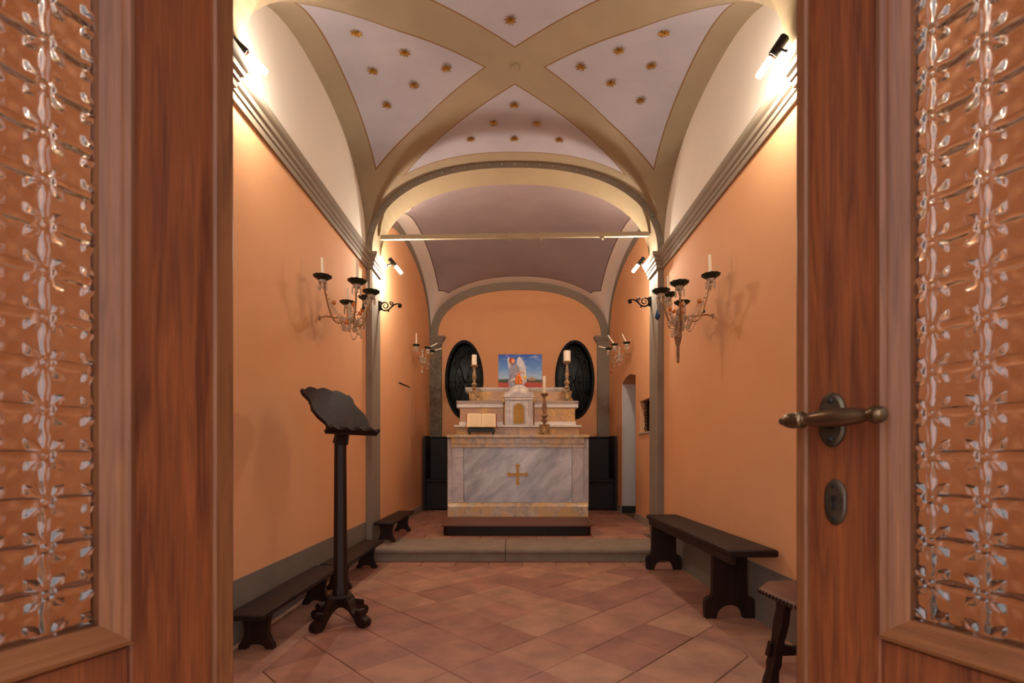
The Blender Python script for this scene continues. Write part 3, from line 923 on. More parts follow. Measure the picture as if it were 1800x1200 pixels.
YA = 5.97; Z0 = 0.25
al = thing('altar', 'marble altar with blue-gray front panel, gold cross and yellow stepped shelves', 'altar', (AX, YA, Z0))
MB().bbox(-0.865, 0.875, 0.06, 0.72, 0.12, 0.955, 0.004).build('altar_body', 'marble_p', al)
MB().prism([(0.0, 0.0), (0.0, 0.125), (0.018, 0.145), (0.03, 0.17), (0.05, 0.175), (0.72, 0.175), (0.72, 0.0)], -0.855, 0.86, 'X').build('plinth', 'marble_yp', al, angle=30)
MB().box(-0.66, 0.665, 0.038, 0.07, 0.175, 0.85).build('front_panel', 'marble_g', al, smooth=False)
for a, b in ((-0.805, -0.665), (0.67, 0.805)):
    MB().bbox(a, b, 0.03, 0.07, 0.175, 0.85, 0.003).build('pilaster', 'marble_p', al)
MB().prism([(0.03, 0.845), (0.022, 0.85), (0.022, 0.89), (0.012, 0.895), (0.012, 0.955), (0.0, 0.962), (0.0, 0.97), (0.1, 0.97), (0.1, 0.845)], -0.815, 0.815, 'X').build('frieze', 'marble_yp', al, angle=30)
MB().bbox(-0.865, 0.87, -0.012, 0.72, 0.965, 1.0, 0.006).build('altar_table', 'marble_yp', al)
# flared cross
c_ = []
for k in range(4):
    a = PI / 2 * k
    for (r_, w_) in ((0.02, 0.018), (0.085, 0.015), (0.098, 0.026), (0.108, 0.029), (0.138, 0.0), (0.108, -0.029), (0.098, -0.026), (0.085, -0.015), (0.02, -0.018)):
        # along direction a; perpendicular
        c_.append((r_ * math.cos(a) - (-w_) * math.sin(a) * 1.0, r_ * math.sin(a) + (-w_) * math.cos(a)))
MB().prism([(p[0], p[1] + 0.515) for p in c_], 0.039, 0.026, 'Y').build('gold_cross', 'goldpaint', al, smooth=False)
# shelves behind the table (gradines)
def zrel(z): return z - Z0
MB().bbox(-0.80, 0.805, 0.40, 0.95, 1.0, zrel(1.365), 0.004).build('shelf_base', 'marble_y', al)
MB().bbox(-0.825, 0.83, 0.37, 0.96, zrel(1.365), zrel(1.392), 0.005).build('shelf_slab', 'marble_w', al)
for s, (a, b) in ((-1, (-0.775, -0.19)), (1, (0.225, 0.775))):
    MB().bbox(a, b, 0.515, 0.95, zrel(1.392), zrel(1.445), 0.004).build('white_kerb', 'marble_w', al)
    MB().bbox(a + 0.01 * (s < 0), b - 0.01 * (s > 0), 0.53, 0.95, zrel(1.445), zrel(1.63), 0.003).build('yellow_panel', 'marble_y', al)
    pf = [(0.53, 1.63), (0.515, 1.635), (0.515, 1.68), (0.50, 1.69), (0.485, 1.715), (0.48, 1.72), (0.95, 1.72), (0.95, 1.63)]
    MB().prism([(y_, zrel(z_)) for y_, z_ in pf], a - 0.03 * (s < 0), b + 0.03 * (s > 0), 'X').build('white_cornice', 'marble_w', al, angle=30)
MB().bbox(-0.66, 0.66, 0.74, 0.98, zrel(1.72), zrel(1.875), 0.003).build('upper_yellow_panel', 'marble_y', al)
MB().prism([(0.74, zrel(1.872)), (0.725, zrel(1.885)), (0.70, zrel(1.91)), (0.695, zrel(1.925)), (0.99, zrel(1.925)), (0.99, zrel(1.872))], -0.71, 0.71, 'X').build('upper_white_slab', 'marble_w', al, angle=30)

tb_ = MB().bbox(-0.165, 0.175, 0.0, 0.28, 0.0, 0.325, 0.004).build('tabernacle', 'marble_w', al)
tb_.location = (0.013, 0.40, 1.392 - Z0)
tag(tb_, 'white marble tabernacle with pediment, dome and arched gilded door')
for a, b in ((-0.175, -0.115), (0.125, 0.185)):
    MB().bbox(a, b, -0.012, 0.02, 0.0, 0.325, 0.003).build('side_pilaster', 'marble_p', tb_)
MB().bbox(-0.185, 0.195, -0.02, 0.28, 0.325, 0.365, 0.006).build('entablature', 'marble_w', tb_)
MB().prism([(-0.195, 0.365), (0.205, 0.365), (0.205, 0.385), (0.005, 0.455), (-0.195, 0.385)], -0.03, 0.28, 'Y').build('pediment', 'marble_w', tb_, smooth=False)
MB().prism([(-0.13, 0.388), (0.14, 0.388), (0.005, 0.435)], -0.034, -0.029, 'Y').build('pediment_inset', 'marble_p', tb_, smooth=False)
for a, b in ((-0.18, -0.13), (0.14, 0.19)):
    MB().bbox(a, b, -0.02, 0.28, 0.37, 0.43, 0.004).build('corner_block', 'marble_w', tb_)
dm = MB()
N = 28
lay = []
for k in range(9):
    t = PI / 2 * k / 8
    r0 = 0.145 * math.cos(t) + 0.001
    lay.append([((r0 * (1 + 0.03 * math.cos(14 * 2 * PI * i / N))) * math.cos(2 * PI * i / N) + 0.005, 0.13 + r0 * math.sin(2 * PI * i / N), 0.42 + 0.125 * math.sin(t)) for i in range(N)])
dm.rings(lay); dm.build('dome', 'marble_w', tb_)
def arched(w_, h, n=12):
    return [(-w_, 0), (w_, 0)] + [(w_ * math.cos(PI * k / n), h - w_ + w_ * math.sin(PI * k / n)) for k in range(n + 1)]
MB().prism([(x_ + 0.005, z_ + 0.015) for x_, z_ in arched(0.085, 0.285)], -0.008, 0.01, 'Y').build('door_surround', 'marble_p', tb_, smooth=False)
td = MB().prism([(x_ + 0.005, z_ + 0.02) for x_, z_ in arched(0.068, 0.262)], -0.016, 0.0, 'Y').build('gilded_door', 'gold', tb_, smooth=False)
MB().prism([(x_ + 0.005, z_ + 0.032) for x_, z_ in arched(0.055, 0.165)], -0.020, -0.015, 'Y').bbox(-0.055, 0.065, -0.022, -0.015, 0.205, 0.212, 0.002).build('door_relief', 'gold', tb_, smooth=False)

orn = thing('dome_ornament', 'small orange and white ornament with yellow flower on the tabernacle dome', 'ornament', (AX + 0.015, YA + 0.53, 1.392 + 0.546))
MB().lathe([(0.03, 0.0), (0.045, 0.01), (0.05, 0.05), (0.038, 0.10), (0.018, 0.13), (0.001, 0.14)], 14, (0.0, 0, 0)).build('orange_body', plain('orange_ornament', srgb(236, 126, 34), 0.4, var=0.2, scale=30), orn)
MB().tube([(0, -0.05, 0.02), (0, -0.045, 0.10)], 0.005, 5).tube([(-0.04, -0.035, 0.06), (0.04, -0.035, 0.06)], 0.005, 5).build('dark_bars', 'leather', orn)
for sg in (-1, 1):
    MB().tube([(sg * 0.03, 0, 0.05), (sg * 0.06, 0, 0.07), (sg * 0.09, 0, 0.06), (sg * 0.105, 0, 0.03)], [0.016, 0.022, 0.020, 0.006], 8).build('white_wing', 'marble_w', orn)
MB().ball((0.085, -0.01, 0.095), 0.026, 8, 5).build('yellow_flower', plain('yellow_petals', srgb(232, 206, 90), 0.5), orn)
MB().lathe([(0.028, 0.0), (0.038, 0.002), (0.036, 0.012), (0.03, 0.014)], 14).build('base_ring', 'marble_w', orn)

# painting
def painting():
    W, H = 0.61, 0.485
    root = thing('angel_painting', 'unframed canvas of a white-winged red-haired angel under a blue sky', 'painting', (0.075, YA + 0.87, 1.926))
    n = NT('painted_landscape')
    sp_ = n.new('ShaderNodeSeparateXYZ'); n.link(n.new('ShaderNodeTexCoord').outputs['Object'], sp_.inputs[0])
    z_ = n.math('DIVIDE', sp_.outputs[2], H)
    wob = n.math('MULTIPLY', n.math('SUBTRACT', n.noise(12), 0.5), 0.10)
    zz = n.math('ADD', z_, wob)
    sky = n.ramp(zz, [(0.0, srgb(150, 56, 44)), (0.17, srgb(176, 70, 52)), (0.20, srgb(48, 62, 40)), (0.26, srgb(70, 86, 60)), (0.30, srgb(158, 186, 216)), (0.6, srgb(86, 138, 206)), (1.0, srgb(20, 74, 168))])
    cl = n.noise(7.0, 5, 0.6, sc3=(1, 1, 4))
    k = n.math('MULTIPLY', n.ramp(cl, [(0.52, (0, 0, 0, 1)), (0.72, (1, 1, 1, 1))]), n.math('GREATER_THAN', z_, 0.32))
    n.col(n.mix(n.math('MULTIPLY', k, 0.5), sky, srgb(196, 212, 232))); n.set(0.45)
    MB().bbox(-W / 2, W / 2, 0.0, 0.022, 0.0, H, 0.002).build('canvas', n.m, root, smooth=False)
    def shape(poly, y_, mat, nm):
        MB().prism([(p[0], p[1]) for p in poly], y_ + 0.003, y_, 'Y').build(nm, mat, root, smooth=False)
    ell = lambda cx, cz, a, b, rot=0, n_=24: [(cx + a * math.cos(2 * PI * k / n_) * math.cos(rot) - b * math.sin(2 * PI * k / n_) * math.sin(rot), cz + a * math.cos(2 * PI * k / n_) * math.sin(rot) + b * math.sin(2 * PI * k / n_) * math.cos(rot)) for k in range(n_)]
    ww = plain('painted_wing_white', srgb(196, 198, 206), 0.5, var=0.18, scale=26)
    rb = plain('painted_robe_white', srgb(142, 142, 160), 0.5, var=0.35, scale=34)
    sk = plain('painted_skin', srgb(226, 156, 110), 0.5)
    hr = plain('painted_red_hair', srgb(168, 66, 30), 0.5, var=0.25, scale=40)
    shape([(-0.17, 0.45), (-0.155, 0.44), (-0.12, 0.36), (-0.09, 0.27), (-0.13, 0.22), (-0.165, 0.3), (-0.18, 0.4)], -0.003, ww, 'painted_wing')
    shape([(-0.055, 0.33), (-0.045, 0.41), (-0.02, 0.455), (0.01, 0.44), (0.05, 0.38), (0.078, 0.30), (0.085, 0.2), (0.07, 0.1), (0.04, 0.03), (0.01, 0.12), (-0.03, 0.22)], -0.003, ww, 'painted_wing')
    shape([(-0.145, 0.34), (-0.10, 0.355), (-0.05, 0.345), (-0.01, 0.30), (0.0, 0.2), (0.03, 0.1), (0.05, 0.005), (-0.15, 0.005), (-0.17, 0.10), (-0.15, 0.2)], -0.006, rb, 'painted_robe')
    shape(ell(-0.115, 0.395, 0.042, 0.045), -0.008, hr, 'painted_hair')
    shape(ell(-0.10, 0.39, 0.022, 0.034), -0.011, sk, 'painted_face')
    shape([(-0.13, 0.345), (-0.085, 0.348), (-0.09, 0.36), (-0.115, 0.355)], -0.011, 'black_paint', 'painted_collar')
    shape([(-0.06, 0.20), (0.0, 0.225), (0.06, 0.215), (0.06, 0.235), (0.0, 0.245), (-0.06, 0.225)], -0.009, sk, 'painted_arm')
    shape([(0.11, 0.115), (0.13, 0.155), (0.165, 0.175), (0.2, 0.15), (0.215, 0.115)], -0.003, plain('painted_hill', srgb(170, 136, 96), 0.5), 'painted_hill')
    return root
painting()

# ------------------------------------------------------------------ candlesticks and altar furniture
def candlestick(loc, h, label, ncand, clabel, thick, cr, ch, mat, rz=0.0):
    root = thing('candlestick', label, 'candlestick', loc, rz, 'turned candlesticks on the altar')
    k = h / 0.5
    b = MB()                                 # carved three-footed base block
    lay = []
    for (r_, z_, cv) in ((0.075, 0.0, .35), (0.082, 0.012, .35), (0.078, 0.03, .3), (0.062, 0.05, .2), (0.058, 0.09, .15), (0.066, 0.118, .2), (0.07, 0.128, .2), (0.04, 0.135, .05)):
        lay.append([(r_ * (1 + cv * math.cos(3 * 2 * PI * i / 24)) / (1 + cv * 0.6) * math.cos(2 * PI * i / 24) * k ** 0.5, r_ * (1 + cv * math.cos(3 * 2 * PI * i / 24)) / (1 + cv * 0.6) * math.sin(2 * PI * i / 24) * k ** 0.5, z_ * k) for i in range(24)])
    b.rings(lay); fb = b.build('carved_base', 'giltwood', root)
    for i in range(3):
        a = 2 * PI * i / 3
        MB().ball((0.078 * math.cos(a), 0.078 * math.sin(a), 0.018 * k), 0.018, 8, 5).build('scroll_foot', 'giltwood', fb)
    s_ = [(0.022, 0.132), (0.018, 0.145), (0.03, 0.16), (0.042, 0.178), (0.03, 0.195), (0.018, 0.20), (0.03, 0.212), (0.05, 0.235), (0.034, 0.252), (0.02, 0.258), (0.018, 0.27), (0.026, 0.30), (0.034, 0.33), (0.026, 0.38), (0.018, 0.43), (0.016, 0.445), (0.026, 0.452), (0.022, 0.462)]
    MB().lathe([(r_ * thick, z_ * k) for r_, z_ in s_], 16).build('turned_shaft', mat, root)
    MB().lathe([(0.018 * thick, 0.46 * k), (0.045, 0.475 * k), (0.052, 0.488 * k), (0.05, 0.5 * k), (0.02, 0.5 * k)], 18).build('drip_pan', 'brownwood', root)
    c = MB().lathe([(cr * 0.98, 0.0), (cr, 0.004), (cr, ch - 0.004), (cr * 0.9, ch), (0.003, ch - 0.003)], 20)
    c.tube([(0, 0, ch - 0.004), (0.002, 0, ch + 0.012)], 0.0015, 5)
    co = c.build(ncand, 'candle'); co.location = (loc[0], loc[1], loc[2] + 0.5 * k + 0.0005)
    tag(co, clabel, 'candle', 'candles on the altar')
    return root
candlestick((-0.545, YA + 0.60, 1.721), 0.49, 'carved gilded candlestick before the oval window on the open book side', 'pillar_candle', 'narrower thick white candle above the open book', 0.85, 0.034, 0.135, 'giltwood')
candlestick((0.70, YA + 0.60, 1.721), 0.54, 'carved gilded candlestick before the oval window on the taper candle side', 'pillar_candle', 'wider thick white candle in tall carved gilded candlestick', 0.85, 0.048, 0.14, 'giltwood', 0.5)
candlestick((0.372, YA + 0.20, 1.2505), 0.53, 'turned brown wooden candlestick standing on the altar table', 'taper_candle', 'slim white candle in brown turned candlestick on altar table', 0.95, 0.019, 0.215, 'brownwood', 0.3)

bk = thing('book_stand', 'low black wooden book stand on the altar table', 'stand', (-0.42, YA + 0.14, 1.2505), 0.06)
MB().prism([(0.0, 0.055), (0.0, 0.085), (0.02, 0.085), (0.02, 0.075), (0.17, 0.235), (0.185, 0.225), (0.05, 0.055)], -0.16, 0.16, 'X').build('sloped_desk', 'black_paint', bk)
wv = [(-0.175, 0.04)] + [(-0.175 + 0.35 * k / 20, 0.072 + 0.010 * math.sin(k * 1.3)) for k in range(21)] + [(0.175, 0.04)]
MB().prism(wv, -0.006, 0.004, 'Y').build('carved_ledge', 'black_paint', bk)
for x_ in (-0.15, 0.15):
    for y_ in (0.012, 0.15):
        MB().lathe([(0.012, 0), (0.016, 0.012), (0.009, 0.025), (0.014, 0.042), (0.012, 0.062)], 10, (x_, y_, 0)).build('turned_leg', 'black_paint', bk)
bo = thing('open_book', 'open book with cream pages and red binding on the black stand', 'book', (-0.42, YA + 0.165, 1.2505 + 0.094), 0.06)
tl = math.radians(38)                       # page plane leans back
def slab(x0, x1, h, th, bow, mat, nm, y_off):
    b = MB(); lay = []
    N = 8
    for k in range(N + 1):
        t = k / N; x_ = x0 + (x1 - x0) * t
        o_ = bow * math.sin(PI * min(1, t * 1.0)) 
        pts = []
        for (s_, d_) in ((0, 0), (h, 0), (h, th + o_), (0, th + o_)):
            # s along the page (up the slope), d out of the page towards the reader
            pts.append((x_, s_ * math.sin(tl) - (d_ + y_off) * math.cos(tl), s_ * math.cos(tl) + (d_ + y_off) * math.sin(tl)))
        lay.append(pts)
    if x1 > x0: lay = lay
    b.rings(lay)
    return b.build(nm, mat, bo, angle=40)
slab(-0.195, 0.195, 0.235, 0.005, 0, 'leather', 'cover', 0.0)
pgl = NT('printed_page')
sx_ = pgl.new('ShaderNodeSeparateXYZ'); pgl.link(pgl.new('ShaderNodeTexCoord').outputs['Object'], sx_.inputs[0])
ln = pgl.math('GREATER_THAN', pgl.math('SINE', pgl.math('MULTIPLY', sx_.outputs[2], 620.0)), 0.35)
wd = pgl.math('GREATER_THAN', pgl.noise(90, 2, sc3=(1, 0.01, 1)), 0.45)
ax_ = pgl.math('ABSOLUTE', sx_.outputs[0])
ins = pgl.math('MULTIPLY', pgl.math('MULTIPLY', pgl.math('GREATER_THAN', ax_, 0.025), pgl.math('LESS_THAN', ax_, 0.15)), pgl.math('MULTIPLY', pgl.math('GREATER_THAN', sx_.outputs[2], 0.025), pgl.math('LESS_THAN', sx_.outputs[2], 0.17)))
pgl.col(pgl.mix(pgl.math('MULTIPLY', pgl.math('MULTIPLY', ln, wd), pgl.math('MULTIPLY', ins, 0.35)), srgb(238, 218, 178), srgb(110, 84, 62))); pgl.set(0.8)
slab(-0.182, -0.002, 0.225, 0.014, 0.006, pgl.m, 'page_block', 0.005)
slab(0.002, 0.182, 0.225, 0.014, 0.006, pgl.m, 'page_block', 0.005)

# ------------------------------------------------------------------ choir stalls behind the altar
for s in (-1, 1):
    xo = CX - CH + 0.03 if s < 0 else RX - 0.03
    st = thing('choir_stall', 'blackened wooden stall against the back wall on the %s side of the altar' % ('open book' if s < 0 else 'narrow doorway'), 'bench', (xo, 7.72, ZC))
    L = 0.80 * (-s)
    lo, hi = min(0, L), max(0, L)
    MB().bbox(lo, hi, 0.02, 0.50, 0.45, 0.49, 0.006).build('seat', 'stallwood', st)
    MB().bbox(lo, hi, 0.06, 0.09, 0.02, 0.45, 0.004).build('front_board', 'stallwood', st)
    MB().bbox(lo, hi, 0.48, 0.52, 0.0, 1.16, 0.004).build('backrest', 'stallwood', st)
    MB().bbox(lo, hi, 0.46, 0.54, 1.16, 1.19, 0.006).build('top_rail', 'stallwood', st)
    en = [(0.0, 0.0), (0.52, 0.0), (0.52, 1.19), (0.36, 1.19), (0.2, 1.19), (0.0, 1.18)]
    MB().prism(en, 0, -s * 0.028, 'X').build('end_panel', 'stallwood', st, smooth=False)

# ------------------------------------------------------------------ benches
def foot_poly(w_, h):
    pts = [(-w_, 0), (-w_ * 0.55, 0)]
    pts += [(w_ * 0.55 * -math.cos(PI * k / 8), 0.028 * math.sin(PI * k / 8)) for k in range(1, 8)]
    pts += [(w_ * 0.55, 0), (w_, 0), (w_ * 1.0, 0.022), (w_ * 0.84, 0.04), (w_ * 0.68, 0.075), (w_ * 0.66, 0.11), (w_ * 0.74, 0.15), (w_ * 0.80, h),
            (-w_ * 0.80, h), (-w_ * 0.74, 0.15), (-w_ * 0.66, 0.11), (-w_ * 0.68, 0.075), (-w_ * 0.84, 0.04), (-w_, 0.022)]
    return pts
def kneeler(loc, L, label, rz=0.0):
    r = thing('kneeling_bench', label, 'bench', loc, rz, 'low kneeling benches along the lectern wall')
    MB().bbox(-0.095, 0.095, 0, L, 0.185, 0.215, 0.006).build('board', 'darkwood', r)
    for y_ in (0.12, L - 0.22):
        MB().prism(foot_poly(0.09, 0.186), y_, y_ + 0.035, 'Y').build('foot', 'darkwood_z', r, angle=30)
    return r
kneeler((-1.335, 2.40, 0), 1.10, 'low dark kneeling bench behind the lectern foot, farthest from the step')
kneeler((-1.315, 3.53, 0), 1.02, 'low dark kneeling bench on the nave floor ending at the stone step', 0.0)
kneeler((-1.295, 4.80, ZC), 1.05, 'low dark kneeling bench standing on the raised chancel floor')

tbn = thing('long_bench', 'tall dark wooden bench with arched trestle legs by the orange wall', 'bench', (1.325, 2.70, 0), 0.012)
MB().bbox(-0.135, 0.135, 0, 1.66, 0.435, 0.475, 0.008).build('board', 'darkwood', tbn)
lp = [(-0.15, 0), (-0.085, 0)] + [(-0.085 * math.cos(PI * k / 12), 0.082 * math.sin(PI * k / 12)) for k in range(1, 12)] + [(0.085, 0), (0.15, 0), (0.155, 0.02), (0.155, 0.09), (0.148, 0.115), (0.13, 0.13), (0.115, 0.132), (0.108, 0.15), (0.102, 0.436), (-0.102, 0.436), (-0.108, 0.15), (-0.115, 0.132), (-0.13, 0.13), (-0.148, 0.115), (-0.155, 0.09), (-0.155, 0.02)]
for y_ in (0.30, 1.58):
    MB().prism(lp, y_, y_ + 0.04, 'Y').build('trestle_leg', 'darkwood_z', tbn, angle=30)
MB().bbox(-0.125, -0.095, 0.02, 1.62, 0.39, 0.437, 0.004).build('apron', 'darkwood', tbn)

# ------------------------------------------------------------------ carved stool
so = thing('carved_stool', 'small dark carved stool with octagonal seat beside the open door', 'stool', (1.245, 1.97, 0), 0.1)
oc = []
for sx, sy in ((-1, -1), (1, -1), (1, 1), (-1, 1)):
    a, c = 0.21, 0.11
    oc += [(sx * a, sy * c), (sx * c, sy * a)] if sx * sy > 0 else [(sx * c, sy * a), (sx * a, sy * c)]
sc_ = lambda f, z_: [(p[0] * f, p[1] * f, z_) for p in oc]
MB().rings([sc_(0.93, 0.415), sc_(1.0, 0.423), sc_(1.0, 0.438), sc_(0.96, 0.446), sc_(0.90, 0.447)]).build('seat', 'predella_top', so, angle=25)
rim = MB()
for k in range(8):
    p, q = Vector(oc[k]), Vector(oc[(k + 1) % 8])
    m = max(2, int((q - p).length / 0.02))
    for j in range(m):
        c = p.lerp(q, (j + 0.5) / m)
        rim.ball((c.x, c.y, 0.430), 0.0085, 6, 4, 1.2)
tag(rim.build('carved_rim', 'darkwood_z', so), kind='stuff')
for sx, sy in ((-1, -1), (1, -1), (1, 1), (-1, 1)):
    t0 = Vector((sx * 0.10, sy * 0.09, 0.42)); t1 = Vector((sx * 0.15, sy * 0.13, 0.0))
    b = MB(); lay = []
    for k, (f, hw, hd_) in enumerate(((0, .03, .016), (.1, .032, .016), (.16, .024, .016), (.3, .03, .016), (.45, .022, .016), (.6, .021, .016), (.72, .027, .018), (.78, .020, .016), (.9, .028, .018), (1, .026, .018))):
        c = t0.lerp(t1, f)
        lay.append([(c.x - hd_, c.y - hw, c.z), (c.x + hd_, c.y - hw, c.z), (c.x + hd_, c.y + hw, c.z), (c.x - hd_, c.y + hw, c.z)])
    b.rings(lay[::-1]); b.build('leg', 'darkwood_z', so, angle=25)
for sy in (-1, 1):
    MB().prism([(-0.165, 0.15), (0.165, 0.15), (0.15, 0.21), (0.05, 0.185), (-0.05, 0.185), (-0.15, 0.21)], sy * 0.125 - 0.012, sy * 0.125 + 0.012, 'Y').build('stretcher', 'darkwood_z', so, smooth=False)

# ------------------------------------------------------------------ lectern
lc = thing('lectern', 'dark wooden lectern with scalloped sloping desk and scrolled feet', 'lectern', (-1.045, 2.93, 0), math.radians(20))
scroll = [(0.0, 0.10), (0.0, 0.155), (0.035, 0.168), (0.065, 0.162), (0.085, 0.142), (0.098, 0.11), (0.112, 0.083), (0.13, 0.072), (0.135, 0.088), (0.148, 0.10), (0.166, 0.098), (0.176, 0.082), (0.174, 0.062), (0.186, 0.058), (0.204, 0.050), (0.214, 0.034), (0.212, 0.014), (0.20, 0.0), (0.165, 0.0), (0.148, 0.012), (0.12, 0.05), (0.085, 0.085), (0.05, 0.10)]
for k in range(4):
    f = MB().prism(scroll, -0.026, 0.026, 'Y').build('scroll_foot', 'darkwood_z', lc, angle=40)
    f.rotation_euler = (0, 0, PI / 4 + k * PI / 2)
MB().bbox(-0.062, 0.062, -0.062, 0.062, 0.15, 0.172, 0.006).build('base_block', 'darkwood_z', lc)
oct_ = lambda r_, z_: [(r_ * math.cos(PI / 8 + PI / 4 * k), r_ * math.sin(PI / 8 + PI / 4 * k), z_) for k in range(8)]
MB().rings([oct_(0.048, 0.17), oct_(0.048, 0.205), oct_(0.042, 0.24), oct_(0.037, 1.05), oct_(0.037, 1.12)]).build('post', 'darkwood_z', lc, angle=20)
al_ = math.radians(62 - 20)
dk = thing('desk_mount', None, None); dk.parent = lc
bpy.data.objects.remove(dk, do_unlink=True)
e1 = Vector((math.cos(al_), math.sin(al_), 0)); up_h = Vector((-math.sin(al_), math.cos(al_), 0))
tau = math.radians(47)
e2 = up_h * math.cos(tau) + Vector((0, 0, math.sin(tau)))
nn = e1.cross(e2)
if nn.z < 0: nn = -nn
def deskpoly(w_, h):
    pts = []
    side = [(0, 0), (0.012, 0.05), (-0.012, 0.10), (-0.02, 0.16), (-0.004, 0.2), (0.004, 0.24), (-0.012, 0.29), (-0.004, h - 0.01)]
    L_ = [(-w_ / 2 + a, b) for a, b in side]; R_ = [(w_ / 2 - a, b) for a, b in side]
    topc = [(w_ / 2 * 0.9 - w_ * 0.9 * k / 16, h - 0.014 + 0.022 * abs(math.sin(PI * k / 16 * 3)) + 0.02 * math.sin(PI * k / 16)) for k in range(17)]
    return [L_[0]] + R_ + topc + L_[:0:-1]
org = -up_h * 0.09 + Vector((0, 0, 1.135))
dp = deskpoly(0.35, 0.335)
TD = lambda p, d: tuple(org + e1 * p[0] + e2 * p[1] + nn * d)
MB().rings([[TD(p, 0.0) for p in dp], [TD(p, 0.02) for p in dp]]).build('desk_board', 'darkwood', lc, angle=30)
lw = [(-0.195 + 0.39 * k / 24, 0.032 + 0.009 * math.sin(k * 1.05)) for k in range(25)]
lg = [(-0.195, 0)] + lw + [(0.195, 0)]
MB().rings([[tuple(org + e1 * p[0] + e2 * 0.0 - e2 * 0.018 + nn * (p[1] + 0.012)) for p in lg], [tuple(org + e1 * p[0] + nn * (p[1] + 0.012)) for p in lg]]).build('book_ledge', 'darkwood', lc, angle=30)
MB().rings([[tuple(org + e1 * sx + e2 * b + nn * d) for sx, b, d in ((-0.195, -0.018, -0.004), (0.195, -0.018, -0.004), (0.195, -0.018, 0.03), (-0.195, -0.018, 0.03))],
            [tuple(org + e1 * sx + e2 * b + nn * d) for sx, b, d in ((-0.195, 0.002, -0.004), (0.195, 0.002, -0.004), (0.195, 0.002, 0.03), (-0.195, 0.002, 0.03))]]).build('ledge_batten', 'darkwood', lc, smooth=False)
MB().tube([(0, 0, 1.07), tuple(org + e2 * 0.07 - nn * 0.02), tuple(org + e2 * 0.2 - nn * 0.02)], [0.045, 0.04, 0.03], 8).build('desk_bracket', 'darkwood_z', lc)

